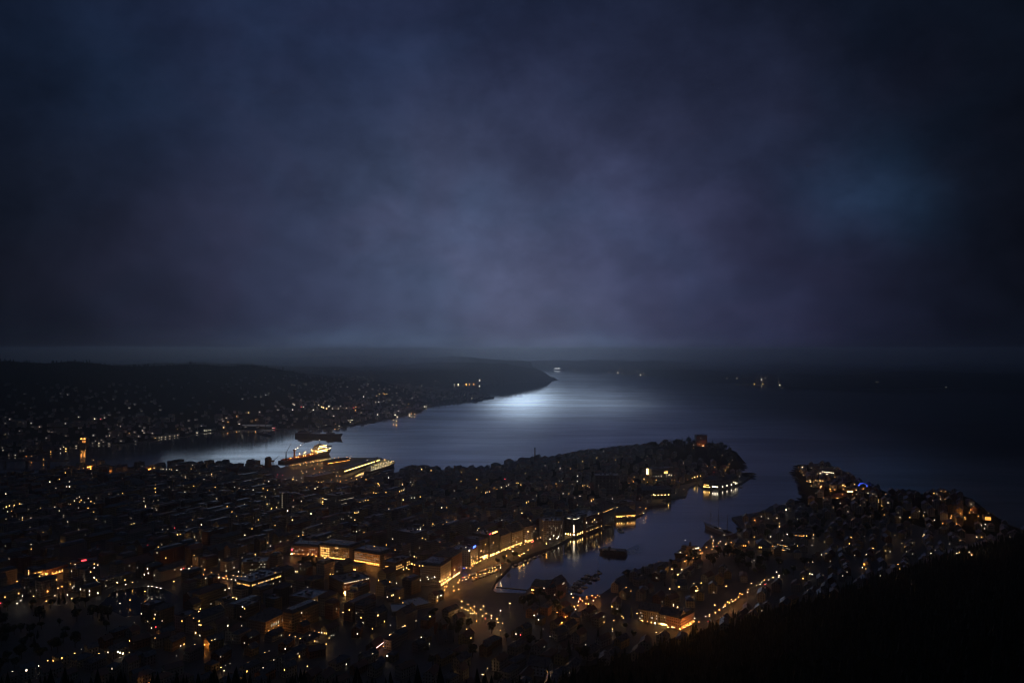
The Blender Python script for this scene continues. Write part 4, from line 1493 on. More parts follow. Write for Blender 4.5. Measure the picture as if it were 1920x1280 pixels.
# beyond those, the rest of the roofs are one mass
def far_mass(name, items, wallmat, label):
    m_ = MB()
    for x, y, L, W, rz, h, z, small in items:
        c, s = cos(rz), sin(rz)
        T = lambda p: (x + p[0] * c - p[1] * s, y + p[0] * s + p[1] * c, z + p[2])
        rf = rng.choice(('gable', 'hip', 'gable') if small else ('flat', 'hip', 'mansard'))
        rh = W * 0.36
        k0 = len(m_.f)
        wall_mesh(m_, L, W, h, rh if rf == 'gable' else 0, 6, rng.randrange(4000) * 4.0, T)
        k1 = len(m_.f)
        roof_mesh(m_, L, W, h, rf, rh if rf != 'mansard' else 3, 1 + rng.randrange(3), T)
    o_ = m_.build(name, [wallmat, ROOFS[0], ROOFS[1], ROOFS[3]])
    return tag(o_, label, 'houses', None, 'stuff')


FARTOWN = None
if far_town:
    FARTOWN = far_mass('distant_town_houses', far_town, TOWN_FAR_WALL, 'mass of dark town roofs toward the far left quays')

# houses on the slopes across the fjord
hs = []
rg = np.random.RandomState(5)
cand = np.stack([rg.uniform(-3600, 500, 9000), rg.uniform(2300, 6600, 9000)], 1)
ok = inside(WEST, cand[:, 0], cand[:, 1])
cand = cand[ok]
sd = seg_dist(WEST[1:-3], cand[:, 0], cand[:, 1])
wz_ = west_z(cand[:, 0], cand[:, 1])
dens = np.clip(1.15 - sd / 1500, 0, 1) * (0.45 + 0.55 * (np.sin(cand[:, 0] / 210 + cand[:, 1] / 330) > -0.3))
sel = (sd > 18) & (rg.rand(len(cand)) < dens) & (wz_ < 175)
cand, wz_ = cand[sel], wz_[sel]
occ = {}
for (x, y), z in zip(cand, wz_):
    px, py = pix(x, y, z)
    if not -30 < px < 1000:
        continue
    key = (int(x // 24), int(y // 24))
    if key in occ:
        continue
    occ[key] = 1
    big = rng.random() < 0.13 and z < 40
    hs.append((x, y, rng.uniform(18, 42) if big else rng.uniform(9, 14), rng.uniform(12, 18) if big else rng.uniform(7, 9.5),
               rng.uniform(-0.5, 0.5) + (pi / 2 if rng.random() < .4 else 0), rng.uniform(8, 22) if big else rng.uniform(5, 8), float(z), not big))
print('town', len(town), 'far_town', len(far_town), 'slope houses', len(hs), KINDN)
slope = far_mass('slope_houses', hs, FAR_WALL, 'houses scattered over the dark slopes across the fjord')

# ---------------------------------------------------------------- the lights of the town, read off the photograph
DOTS = []


def T(ox, oy, k, txt):
    a = txt.split()
    for i in range(0, len(a), 3):
        DOTS.append((ox + float(a[i]) / k, oy + float(a[i + 1]) / k, a[i + 2]))


T(0, 680, 6, """275 370 w 850 300 w 820 312 d 760 365 w 680 345 d 268 472 d 345 510 w 582 435 d 590 400 d 60 615 d 110 635 w 58 680 d 110 690 w 160 693 w
350 678 w 368 720 d 445 718 w 735 683 w 590 597 w 628 745 y 550 775 d 585 780 d 520 845 w 742 820 d 182 830 o 220 765 d 885 610 w 885 690 d 1065 630 W 1020 640 w
1130 632 r 1175 618 w 1225 588 d 1003 412 d 1032 400 d 1090 375 d 1178 430 d 1272 412 d 1450 470 w 1452 510 w 1512 473 w 1697 447 d 1738 420 d 1590 545 d 1800 540 w
1795 495 d 1640 610 d 1645 648 d 1587 660 d 1570 715 d 1620 730 d 1605 762 w 1620 787 w 1540 820 w 1560 828 w 1512 780 d 1712 793 w 1455 790 o 1353 785 W 1356 716 w
1355 635 d 1380 620 d 1222 745 d 1238 785 d 1232 818 w 1200 826 d 1048 817 w 1362 878 w 1315 872 d 1525 885 d 1790 868 w 1820 855 w 1860 843 w 1910 877 w 980 893 w
1072 882 w 1113 908 W 1143 868 d 1165 890 d 1043 960 d 1115 960 d 495 960 w 583 953 w 680 945 w 715 948 W 680 968 w 25 955 d 35 985 w 105 975 d 170 1085 w
100 1093 d 265 990 d 230 990 d 295 1050 O 353 1046 O 490 1085 o 915 868 O 955 868 O 915 985 o 960 978 o 1050 1090 O 1010 1120 O 1040 1130 o 1150 1135 o 1225 1127 w 855 1140 w
740 1180 Y 770 1180 Y 755 1215 Y 735 1235 y 920 1170 w 985 1168 w 1060 1155 o 1115 1160 w 1375 1145 o 1375 1180 o 1385 1250 O 1410 1240 O 1665 1155 O 1690 1190 o 1630 1225 O 1745 1160 w 1740 1180 w
1810 1193 w 1835 1195 w 1875 1197 w 1908 1195 w 1815 1223 b 1835 1222 b 600 1222 o 570 1228 d 940 1200 d""")
T(320, 680, 6, """248 400 d 570 582 d 578 637 w 625 622 w 588 655 w 515 660 w 645 665 o 597 728 Y 745 595 o 873 560 Y 1000 555 w 1093 540 w 1135 545 d 1207 532 w
1270 595 d 770 690 W 843 718 d 355 700 d 345 715 w 380 762 w 400 762 w 422 760 w 445 758 w 208 738 d 153 755 w 200 650 d 280 643 d 75 740 o 80 850 w 45 858 w 10 875 w 805 407 w
1015 390 d 950 388 d 1070 365 W 1100 350 d 1373 395 d 1380 467 W 1390 475 w 1372 527 W 1493 495 w 1465 522 o 1468 495 r 1605 530 W 1625 545 W 1575 545 W 1660 545 w 1665 475 w
1700 495 Y 1720 505 Y 1755 515 Y 1780 490 W 1820 515 w 1885 515 w 1910 492 W 1833 600 W 1745 698 w 1848 690 O 1895 745 w 1665 740 d 1735 435 d 1655 450 d 955 643 O
1360 250 d 1390 255 d 1910 268 w 1520 245 d 1465 415 d 1180 490 d 1165 1043 r 1150 1108 w 295 1097 W 245 1140 o 265 1165 O 230 1190 w 175 1160 o 135 1150 w
70 1208 W 10 1200 w 560 1235 w 460 1250 d 465 1270 d 340 1270 d 245 1150 w 280 1150 w""")
T(640, 680, 6, """65 275 w 250 380 W 395 372 y 428 352 y 470 345 y 490 355 y 512 352 y 388 445 w 420 440 W 475 428 d 540 420 d 575 475 d 618 475 d 237 470 d 165 495 O 135 505 r
160 530 O 55 510 w 195 565 w 225 560 d 410 582 W 605 555 W 605 585 W 628 607 W 640 540 w 680 550 d 620 650 O 590 645 O 765 645 W 742 495 o 790 570 o 822 570 o 797 400 W
935 492 W 955 492 w 900 258 w 905 270 d 1045 243 d 1060 205 w 1090 212 d 1272 268 w 1315 275 W 1405 268 O 1440 270 o 1490 280 o 1555 198 W 1470 400 w 1385 360 d 185 155 d 250 160 d
345 175 d 690 180 d 715 212 d 100 665 w 1100 375 d 1165 380 d 1050 300 d 300 240 d 420 250 d 540 300 d 620 340 d 700 300 d 760 260 d 820 330 d 860 380 d 930 350 d 660 420 d 480 300 d
350 300 d 280 330 d 200 300 d 1000 330 d 1150 330 d 690 460 d 760 460 o 40 1075 y 97 1070 y 880 1195 Y 905 1197 Y 985 1200 Y 1010 1210 y 1385 1250 y 1410 1255 y 1350 1230 o 292 1090 W""")
T(960, 680, 6, """1210 75 d 1235 65 d 1412 98 w 1445 135 W 1480 120 w 705 995 w 815 1018 y 1090 935 w 1193 930 W 1240 945 d 1305 945 d 1030 995 w 1358 995 W 935 1045 y 950 1068 y 910 1085 y
890 1050 y 1130 1060 y 1165 1090 y 1200 1060 d 1240 1050 d 1503 1095 W 1520 1045 w 1660 1100 w 1655 1070 d 600 1098 w 525 1115 y 445 1113 y 372 1155 w 540 1185 w 795 1108 y 775 1138 y
940 1145 w 215 1212 y 300 1190 y 150 1240 w 90 1275 w 758 1230 w 738 1272 w 655 1190 d 1060 1108 d""")
T(1280, 640, 3, "305 208 w 443 215 W 465 205 d 875 218 d 1015 183 d 1090 228 d 250 208 d 1100 230 d")
T(1200, 800, 8, """800 272 W 945 288 W 1010 295 d 800 315 o 1230 425 d 1382 495 w 1335 560 Y 1330 600 O 1010 587 O 1120 605 o 930 600 d 1228 590 d 1285 650 d 650 548 d 290 505 w
1110 680 r 1000 690 o 115 825 O 40 830 o 10 860 o 520 800 o 440 715 w 525 730 w 570 808 o 650 800 o 720 788 o 780 765 Y 820 752 Y 860 742 Y 905 733 y 1060 770 w 1120 770 w
1400 828 W 1425 830 W 1455 840 W 1490 742 W 1250 790 d 1205 780 d 655 935 w 205 1010 w 1720 1245 w 1848 1208 d 240 795 w 330 795 w""")
T(1440, 840, 8, """515 283 W 650 293 d 525 408 Y 455 275 o 475 345 o 635 418 o 765 355 O 825 355 O 830 395 o 915 350 o 915 375 o 630 480 w 635 508 Y 680 500 Y 710 490 y 735 508 Y 778 488 Y
820 490 y 583 490 o 645 560 Y 800 563 Y 785 588 y 795 650 Y 715 673 d 928 605 Y 940 635 o 1000 620 o 830 740 O 690 818 o 1115 690 O 1050 712 r 1080 820 w 1122 548 Y 1158 565 Y 1260 527 O
1300 543 Y 1258 560 O 1260 690 o 1320 690 d 975 395 w 1000 430 w 1500 672 w 1550 697 W 1655 770 y 1655 808 y 1765 697 w 1800 815 w 1650 850 d 1705 855 d 1740 990 d 1383 888 w 980 887 w
735 942 W 272 920 W 183 775 W 133 1047 w 168 1128 w 168 1172 d""")
T(1680, 880, 8, """570 355 d 612 362 d 675 335 y 685 362 Y 760 325 w 745 350 d 735 435 O 1125 515 W 1120 600 O 820 725 Y 1030 705 Y 820 760 O 1035 740 O 1380 655 d 1275 835 W 1335 818 W 1325 882 W
1225 800 o 700 805 o 905 810 o 575 753 w 60 715 w 205 715 w 148 777 w 425 635 d 350 622 d 410 685 d 425 975 w 400 1000 d 1210 1007 w 1285 1012 w 1703 970 W 1620 1090 w 1465 1103 w
1312 1160 w 1480 1177 d 965 1072 w 805 1110 d 668 1158 w 588 1208 w 525 1253 w 910 1253 w 1040 1185 d 1095 1232 W 1135 1275 o 85 1105 w""")
T(500, 820, 8, """955 340 w 1030 330 w 1105 325 w 1178 315 w 1250 310 w 410 405 Y 510 415 Y 595 410 O 680 405 O 760 390 O 830 385 O 720 465 O 830 460 O 885 515 w 815 540 w 742 565 w 640 585 w 1000 515 w
1060 520 y 1052 572 Y 640 655 w 400 625 w 450 635 w 285 640 w 545 530 w 520 500 y 600 510 w 520 605 w 545 665 O 780 665 O 730 710 o 760 740 W 725 765 W 820 665 o 600 750 w
30 657 w 970 630 o 1100 580 o 1185 715 o 1270 695 o 1040 740 o 1100 720 o 1350 620 o 1420 590 o 1490 627 w 1830 595 W 1430 540 r 110 268 r 90 355 w 1515 340 W 960 745 o 880 785 o
1170 795 Y 1605 825 y 1640 828 y 1680 830 y 1740 828 y 1790 820 y 1760 890 w 1690 720 d 1668 685 d 1480 940 w 1520 937 w 1400 970 d 1830 1020 w 1832 1070 w 1375 1110 w 1325 1130 w 1355 1128 w 1265 1197 d
1325 1232 w 315 1095 W 495 1120 d 665 1140 W 755 1135 O 750 1175 o 920 1200 Y 75 1060 w 148 1045 w 520 950 w 10 997 d 35 950 d 320 1205 Y 385 1235 Y 460 1220 o 510 1235 o 290 1265 o 515 1275 o
910 1078 d 160 555 r 240 565 r""")
T(0, 880, 6, """560 132 W 668 107 w 750 190 w 782 190 W 65 265 W 110 248 o 160 240 o 210 232 o 260 222 o 312 235 o 445 287 w 555 258 o 70 418 Y 105 405 y 160 400 y 220 383 y 310 365 o 40 463 w 85 472 w 133 467 d
322 445 w 455 432 d 615 420 w 672 432 W 250 540 w 252 568 d 820 318 w 837 350 w 865 325 w 893 305 w 913 337 w 898 363 w 950 373 w 993 322 w 1023 358 d 1060 378 w 793 388 w 990 432 w 1055 475 d
880 540 w 760 577 w 887 700 d 485 733 d 350 837 w 350 893 w 668 830 w 1380 265 w 1377 95 W 1748 187 w 1745 210 w 1750 252 w 1620 360 w 1637 400 w 1637 418 w 1577 450 d 1710 432 d 1475 545 d
1478 620 Y 1508 613 Y 1535 588 o 1828 672 d 1043 90 w 1780 893 d 1660 862 r 515 1165 O 520 1205 Y 445 1225 y 195 1255 O 795 1047 w 845 1065 w 855 1082 w 1060 1055 y 1060 1100 W 1100 1070 w 1020 1150 w 805 1140 w
1235 1130 O 1060 1212 W 925 1248 W 1085 1235 d 1320 1268 W 1405 1240 w 1495 1262 w 1660 1115 W 1668 1163 W 1622 1178 W 1815 1117 W 1863 1103 O 1865 993 w 540 1168 o 590 1158 o 640 1145 o 670 1137 w 700 1128 d""")
T(320, 880, 6, """75 90 d 103 88 d 165 78 w 168 95 w 340 75 w 405 75 w 460 55 w 460 75 w 480 102 W 335 98 w 375 108 w 558 32 w 140 183 w 260 185 w 160 250 w 25 245 d 500 197 w 437 240 w 817 150 W 825 225 W 928 227 w
1040 212 w 1090 232 w 1055 125 w 1105 130 w 1295 122 w 1375 110 w 1420 118 w 1383 85 w 830 392 w 635 410 w 598 428 d 690 473 d 740 522 w 985 563 w 592 568 w 248 565 w 345 618 W 1135 437 w 1190 425 w 1320 460 W
1455 480 w 1107 350 d 1085 385 d 1470 355 y 75 730 Y 108 725 y 45 660 r 232 810 Y 835 735 W 672 707 d 915 660 d 1068 623 o 1175 625 w 1090 820 y 1125 857 w 1200 850 o 1235 808 w 1318 797 w 1350 950 y 1440 748 w
1488 733 w 1770 762 d 1800 745 d 1485 905 w 1550 945 O 1635 970 O 1600 945 o 1690 1020 O 1735 1015 Y 20 1100 o 70 1110 o 118 1120 W 145 1108 r 165 1130 o 205 1138 W 320 1172 o 370 1180 O 425 1190 O 480 1195 o
395 1220 w 543 1210 W 600 1218 o 640 1225 Y 685 1233 W 730 1242 W 705 1250 o 712 1100 w 765 1145 w 625 1137 w 895 1165 d 708 1187 y 755 1195 Y 795 1195 y 838 1197 w 263 965 d 278 1000 d 950 945 d 952 965 d
1460 1062 w 1480 1065 w 1405 1145 w 1425 1145 w 1795 1175 w 1825 1178 d 1175 1155 d 1860 880 w 1880 882 w 38 1255 w""")
T(640, 860, 6, """690 280 w 692 292 w 872 268 o 942 268 Y 895 275 o 700 348 w 655 365 w 680 355 w 640 320 d 800 300 d 420 280 d 485 428 w 695 460 Y 640 445 o 700 430 o 790 438 w 825 435 w 888 425 w 535 525 w 535 562 w
150 603 w 190 598 w 175 603 w 110 658 w 150 685 w 168 815 w 255 825 y 390 825 w 370 1005 w 578 898 w 505 965 d 605 1020 d 705 540 o 750 555 o 690 555 o 1125 495 o 1165 490 o 1205 490 o 1130 545 w 1185 545 w 1330 563 W
1345 250 d 1525 230 d 1520 320 w 1580 375 w 1620 380 y 1640 372 w 1665 368 w 1740 275 w 1860 215 y 1840 225 r 1880 290 w 1800 320 w 1750 335 o 1265 380 d 1268 440 d 1145 735 y 1175 725 y 1200 715 y 1185 705 y 1225 700 o 1320 680 O
1350 690 o 1370 685 r 1500 635 w 1505 668 w 1545 625 O 1565 622 o 1548 780 Y 1532 800 w 1805 690 W 1030 725 w 925 742 w 888 790 W 858 788 w 1020 775 y 760 825 d 910 910 w 945 905 w 880 1000 d 1115 930 r 1105 930 w
1710 940 d 1400 990 w 1410 1015 W 1570 1035 w 1465 1100 w 775 1090 o 820 1095 Y 845 1105 y 795 1180 Y 825 1185 y 880 1190 w 915 1200 w 700 1240 Y 735 1225 Y 760 1240 O
1595 1100 O 1650 1095 O 1700 1080 O 1745 1065 O 1800 1035 y 1850 1010 y 1880 1000 Y 1910 985 Y 1480 1200 O 1450 1230 O 1520 1170 o 1560 1150 o 1620 1240 o 1700 1230 Y 1740 1245 y 1790 1220 W
1240 1230 O 1275 1245 Y 1380 1230 b 1405 1220 w""")
T(960, 860, 6, """465 272 w 495 278 d 583 230 W 570 248 d 735 250 w 738 190 w 680 285 d 795 297 y 820 295 y 850 303 y 870 322 y 845 325 d 822 345 y 575 388 w 640 390 w 683 430 w 715 435 Y 765 415 w 720 458 y 705 445 w
1130 447 W 890 465 o 920 455 o 980 475 d 1065 480 d 955 535 W 975 610 Y 430 345 O 470 355 o 930 682 Y 975 680 Y 950 708 w 1000 692 Y 838 715 W 905 705 y 25 578 d 25 728 w 105 605 d 120 605 d 205 690 d 265 778 y 340 800 d
290 825 o 210 800 o 180 815 Y 155 920 Y 240 920 r 225 935 r 385 955 O 385 945 w 470 860 W 522 875 W 55 955 Y 100 945 O 10 980 Y 130 1050 Y 90 1080 Y 110 1060 O 10 1035 o 180 1020 d
180 270 w 205 275 d 100 290 d 70 270 d 235 462 d 275 412 d 185 480 d 165 490 d 55 270 d 1360 155 w 1372 205 w 1315 270 O 1365 255 O 1370 275 O 1470 265 o 1480 270 o 1595 400 w 1480 600 w 1440 545 O 1505 550 O""")
T(1240, 940, 8, """1395 125 W 1530 88 w 1870 122 W 1500 245 W 1490 250 Y 1735 245 d 1768 328 w 1768 375 d 1162 410 W 1100 478 y 940 495 W 755 523 w 780 577 W 885 595 W 965 640 w 1045 610 O 1080 600 o 770 620 o 775 670 Y 760 710 O
610 765 O 590 770 O 475 840 O 450 820 O 490 835 O 350 890 O 370 880 o 240 910 o 1640 523 w 1810 580 d 1390 525 d 1888 487 w 1310 590 d 155 1013 d 305 1013 w 245 1085 w 290 1083 d 488 1225 w 595 1215 d 970 1265 d 1350 1220 d
1480 1238 w 1505 1200 d 1390 880 d 1355 900 d 1730 1050 W 1768 1100 w 1760 1130 w 1675 1133 d 1610 1168 d 1400 280 O""")
T(1440, 960, 8, """285 325 w 40 365 w 680 335 w 675 385 d 430 305 d 210 420 d 540 350 y 580 352 y 800 632 W 872 632 d 602 750 w 668 740 d 130 890 w 165 940 w 160 968 w 75 972 d 625 918 w 660 928 w 825 955 d 525 990 d 1120 950 d
1412 825 w 1478 655 W 1575 550 Y 1760 572 Y 1830 590 W 1780 483 d 1300 643 d 660 490 d 850 440 d 1245 375 o 1220 468 d 1130 518 d 925 1263 d 400 468 d 440 500 y 1440 355 d 1440 780 o 1470 860 d""")
T(1640, 960, 8, "380 75 w 525 75 d 468 135 w 895 112 w 300 340 d 745 335 w 405 463 w 1283 432 w 990 518 w 905 568 w 845 613 w 1228 615 w 1275 600 d 1360 545 d 1410 592 w 1457 640 w 1437 677 o 1470 655 O 1630 520 w 1785 463 w 1800 537 d 350 775 w 375 848 w 1525 367 w 1605 372 w")
T(800, 1000, 8, """525 1105 Y 580 1130 Y 620 1145 Y 660 1110 o 690 1140 o 745 1190 Y 720 1170 o 660 1190 w 695 1195 w 840 1225 Y 970 1263 W 880 1270 r 1110 1150 W 855 1080 d 1250 1040 w 1610 1222 w 1385 310 Y 1460 280 Y 1290 260 w 1350 120 w 1480 100 Y
1260 225 o 1200 330 o 205 715 Y 230 700 Y 280 685 Y 320 650 Y 350 610 Y 420 560 Y 410 600 w 490 690 O 480 830 O 410 850 O 300 790 O 270 840 O 215 915 W 165 950 W 160 1000 o 590 685 w 570 650 o 645 615 o 800 610 Y 880 590 Y 935 575 Y 985 555 Y
1045 530 o 1105 510 W 740 650 o 690 655 o 1050 630 d 1120 600 d 880 160 d 820 255 w 50 1260 Y 120 650 W 10 650 w 80 665 d 25 680 w 1000 130 d""")
T(0, 1067, 6, """55 310 w 210 268 d 255 295 W 238 348 w 195 380 W 5 378 r 620 292 W 760 282 w 810 325 w 522 352 d 655 207 d 790 165 y 833 187 w 905 222 W 1007 243 W 1100 265 W 700 190 o 540 243 o 640 112 d 380 300 d
1320 148 w 1417 168 w 1190 185 d 1670 185 W 1712 188 W 1765 198 W 1810 210 w 1632 243 O 1240 415 d 1352 378 d 1465 340 d 1118 468 d 1590 495 w 1765 422 w 1745 505 w 1735 550 d 1663 583 d 1515 593 d 1752 638 r 1905 660 O
1662 750 O 1745 787 d 1458 790 d 1325 925 W 1352 935 W 1383 943 W 1355 983 d 1460 928 w 1215 930 w 1120 938 d 923 890 d 847 935 w 695 988 w 543 1020 d 597 1023 d 442 1078 W 297 1132 W 140 1185 W 1260 1100 d 658 1265 O 1740 1250 O 1720 1240 o 1680 1270 o""")
T(320, 1067, 6, """37 132 w 612 228 w 660 208 W 655 298 w 700 310 Y 718 318 Y 740 320 Y 808 408 W 832 438 y 318 440 Y 340 440 y 318 472 Y 340 475 y 425 460 w 132 580 w 215 565 d 258 570 w 320 580 d 320 620 w 340 625 d 638 538 d 642 630 W
797 638 w 735 740 O 700 760 o 597 752 W 498 797 w 462 808 w 280 712 Y 328 740 w 113 857 w 150 845 d 270 858 Y 385 840 O 360 870 o 215 905 o 72 965 w 562 977 d 878 845 w 830 825 d 905 768 d 1062 928 w 1128 940 w 1110 910 d 1290 890 w 1340 768 w 1245 740 d
1405 750 y 1460 770 d 1560 775 w 1620 690 w 1700 708 w 1730 715 w 1755 718 w 1808 735 w 1838 738 w 1670 700 d 1785 765 w 1620 805 w 1645 808 d 1728 828 w 1752 833 w 1448 987 w 1540 1082 w 1280 1127 d 570 1093 w 620 1070 d 672 1050 d 605 1133 W 875 1073 w
852 1147 w 845 1213 w 795 1218 w 858 1262 d 1040 1148 w 1860 345 Y 1560 590 o""")
T(640, 1067, 6, """412 515 Y 222 540 w 485 583 y 553 620 w 695 645 w 715 632 d 545 732 W 560 732 y 720 700 o 350 663 w 900 760 w 995 545 Y 1410 665 w 1458 770 d 990 835 d 350 920 w 352 955 w 517 970 W 220 935 d 1645 1105 w 1585 1175 W 1600 1178 y 1255 1155 d 695 368 w
518 310 w 568 292 w 585 285 w 655 320 y 1690 545 W 1762 593 Y 1790 460 W 1895 380 w 1600 408 d 840 575 d 760 145 W 888 120 w 500 135 w 545 138 w 620 152 w 415 120 w 90 430 o 120 430 o 155 435 o 90 455 y 20 480 y 1520 575 o 1700 640 o 1790 680 o""")
T(960, 1067, 6, """45 720 w 95 735 r 248 515 W 298 555 w 425 748 W 350 663 d 362 868 d 828 840 W 400 1145 w 1120 415 w 1183 450 d 930 540 O 1033 530 w 1035 598 w 1128 688 w 1145 570 d 1235 520 d 1250 540 d 1128 665 d 1815 405 w 1860 420 d 1848 467 w 1340 240 w 1283 235 d
1455 85 W 1775 215 w 1880 185 d 1865 52 w 1405 490 Y 1470 578 y 1567 600 w 1610 605 W 1655 612 Y 1690 625 Y 1755 645 Y 1810 660 w 1625 703 w 1885 660 O 560 590 O 600 530 O 640 490 O 665 460 O 620 520 o 715 445 W 665 272 W 790 350 O 740 400 O 700 415 o 830 380 O
860 385 Y 915 348 w 985 300 O 940 310 o 750 360 w 770 330 r""")
T(1180, 1040, 8, """1475 700 Y 1500 712 O 1550 690 Y 1590 665 O 1640 625 o 1690 590 o 1435 760 w 1408 775 w 1775 553 W 1830 420 d 1450 465 w 1145 910 W 1200 890 Y 980 942 W 1280 745 d 660 758 w 725 775 d 705 840 w 1000 500 y 1025 505 y 1000 535 Y 1025 545 Y
968 425 w 1075 415 d 605 505 w 742 460 d 725 290 w 785 215 w 640 210 d 180 330 w 830 1075 O 890 1050 O 760 1110 O 920 1035 O 640 1095 d 390 1155 d 1290 860 d""")

# walls that a sight line can meet
FARB = [dict(obj=None, cx=q[0], cy=q[1], L=q[2], W=q[3], rz=q[4], h=q[5], z0=q[6], rh=3, roof='flat') for q in far_town]
ALLB = BOX + FARB
AX = np.array([(b['cx'], b['cy'], b['L'] / 2, b['W'] / 2, b['rz'], b['z0'], b['z0'] + b['h'], b['rh'] if b['roof'] != 'flat' else 0.4) for b in ALLB])


def first_building(px, py):
    dx, dy, dz = ray(px, py)
    c, s = np.cos(AX[:, 4]), np.sin(AX[:, 4])
    ox, oy = -AX[:, 0], -AX[:, 1]
    lx, ly = ox * c + oy * s, -ox * s + oy * c
    rx, ry = dx * c + dy * s, -dx * s + dy * c
    with np.errstate(divide='ignore', invalid='ignore'):
        ta, tb = (-AX[:, 2] - lx) / rx, (AX[:, 2] - lx) / rx
        tc, td = (-AX[:, 3] - ly) / ry, (AX[:, 3] - ly) / ry
    te, tf = (AX[:, 5] - EYE) / dz, (AX[:, 6] - EYE) / dz
    n1, n2, n3 = np.minimum(ta, tb), np.minimum(tc, td), np.minimum(te, tf)
    near = np.maximum(np.maximum(n1, n2), n3)
    farr = np.minimum(np.minimum(np.maximum(ta, tb), np.maximum(tc, td)), np.maximum(te, tf))
    ok_ = (near < farr) & (near > 0)
    if not ok_.any():
        return None
    i = int(np.argmin(np.where(ok_, near, 1e9)))
    t_ = float(near[i])
    hx, hy, hz_ = lx[i] + rx[i] * t_, ly[i] + ry[i] * t_, EYE + dz * t_
    if near[i] == n3[i]:
        return i, 'roof', float(hx), float(hy), hz_
    if near[i] == n1[i]:
        return (i, 1, float(hy), 0.0, hz_) if rx[i] < 0 else (i, 3, float(-hy), 0.0, hz_)
    return (i, 0, float(hx), 0.0, hz_) if ry[i] > 0 else (i, 2, float(-hx), 0.0, hz_)


def dormer(b, x, y, kind):
    """a small lit dormer on a roof, or a lit stair head on a flat one"""
    zt = b['h'] + (b['rh'] * max(0.0, 1 - abs(y) / (b['W'] / 2)) if b['roof'] in ('gable', 'hip') else b['rh'] if b['roof'] == 'mansard' else -0.5)
    ro = [c for c in b['obj'].children if c.name.startswith('roof')][0]
    m_ = MB()
    m_.box(-0.9, 0.9, 0.0, 1.8, -1.0, 0.75)
    m_.add([(-1.1, -0.15, 0.753), (1.1, -0.15, 0.753), (1.1, 1.9, 0.753), (-1.1, 1.9, 0.753), (0, -0.15, 1.3), (0, 1.9, 1.3)],
           [(3, 2, 1, 0), (0, 1, 4), (2, 3, 5), (1, 2, 5, 4), (3, 0, 4, 5)])
    face = atan2(-b['cx'], b['cy']) * 0
    # the dormer looks toward the hill
    a = atan2(0 - b['cy'], 0 - b['cx']) - b['rz']
    q = round((a + pi / 2) / (pi / 2)) * pi / 2
    d = m_.build('dormer', [WALLS[b['wall']]], ro, (x, y, zt), q)
    put('lit_window', window_mesh(kind), d, (0, -0.01, 0.1), 0, (1.3, 1, 1.3))
    b['lit'].append(kind)


far_m = MB()
far_w = MB()
GROUND = []
FARK = list(WIN)
placed = dict(lamp=0, win=0, roof=0, far=0, lost=0)
WARMUP = random.Random(21)
for px, py, k in DOTS:
    if k in 'dw' and py > 870 and WARMUP.random() < .5:
        k = {'d': 'y', 'w': 'y'}[k]
    if not (0 <= px <= 1920 and py <= 1280):
        continue
    hit = land_hit(px, py, 4.0)
    if hit is None:
        for dy_ in (-2, 2, -4, 4, -7, 7):
            hit = land_hit(px, py + dy_, 4.0)
            if hit:
                break
    if hit is None:
        placed['lost'] += 1
        continue
    x, y, g = hit
    if inside(WEST, [x], [y])[0] or inside(ISLE, [x], [y])[0]:
        if k in 'oO' and y < 4600:
            GROUND.append((y, px, py, k))
            continue
        # a far house with its lit front
        hw = rng.uniform(4, 6)
        zw = max(EYE + ray(px, py)[2] / ray(px, py)[1] * y, g + 1.0)
        hgt = max(zw - g + 2.5, 6)
        x, y = x * (y + 3) / y, y + 3
        far_m.box(x - hw, x + hw, y, y + 8, g - 6, g + hgt, 0)
        far_m.add([(x - hw - .5, y - .5, g + hgt + .003), (x + hw + .5, y - .5, g + hgt + .003), (x + hw + .5, y + 8.5, g + hgt + .003), (x - hw - .5, y + 8.5, g + hgt + .003),
                   (x - hw - .5, y + 4, g + hgt + 3), (x + hw + .5, y + 4, g + hgt + 3)], [(3, 2, 1, 0), (0, 1, 5, 4), (2, 3, 4, 5), (1, 2, 5), (3, 0, 4)], 1)
        sz = min(max(0.0009 * y, 1.2), 4.6) if y < 6000 else 0.0011 * y
        far_m.box(x - sz / 2, x + sz / 2, y - 0.12, y - 0.003, zw - sz / 2, zw + sz / 2, 2 + FARK.index(k))
        placed['far'] += 1
        continue
    r_ = first_building(px, py)
    if k in 'oO' or r_ is None or k == 'b' or (k in 'YW' and rng.random() < 0.3):
        GROUND.append((y, px, py, k))
        continue
    i, f_, a, b2, hz_ = r_
    b = ALLB[i]
    if b['obj'] is None:
        kx = ray(px, py)
        t_ = (hz_ - EYE) / kx[2]
        X, Y = kx[0] * t_, kx[1] * t_
        far_w.box(X - .9, X + .9, Y - .5, Y + .6, hz_ - .9, hz_ + .9, FARK.index(k))
        placed['far'] += 1
        continue
    if f_ == 'roof':
        dormer(b, a, b2, k)
        placed['roof'] += 1
    else:
        sc_ = 1.0 if b['cy'] < 1500 else 1.25
        zz = min(max(hz_ - b['z0'], 1.4), b['h'] - 1.2)
        ln = b['L'] if f_ in (0, 2) else b['W']
        window_on(b, f_, max(-ln / 2 + 1, min(ln / 2 - 1, a)), zz, k, 1.3 * sc_, 1.6 * sc_)
        placed['win'] += 1
GROUND.sort()
lamp_far = []
for y, px, py, k in GROUND:
    if len(LAMPS) >= 295:
        lamp_far.append((px, py, k))
    elif lamp_px(px, py, k):
        placed['lamp'] += 1
    else:
        placed['lost'] += 1
lf = MB()
lk_ = sorted({k for _, _, k in lamp_far})
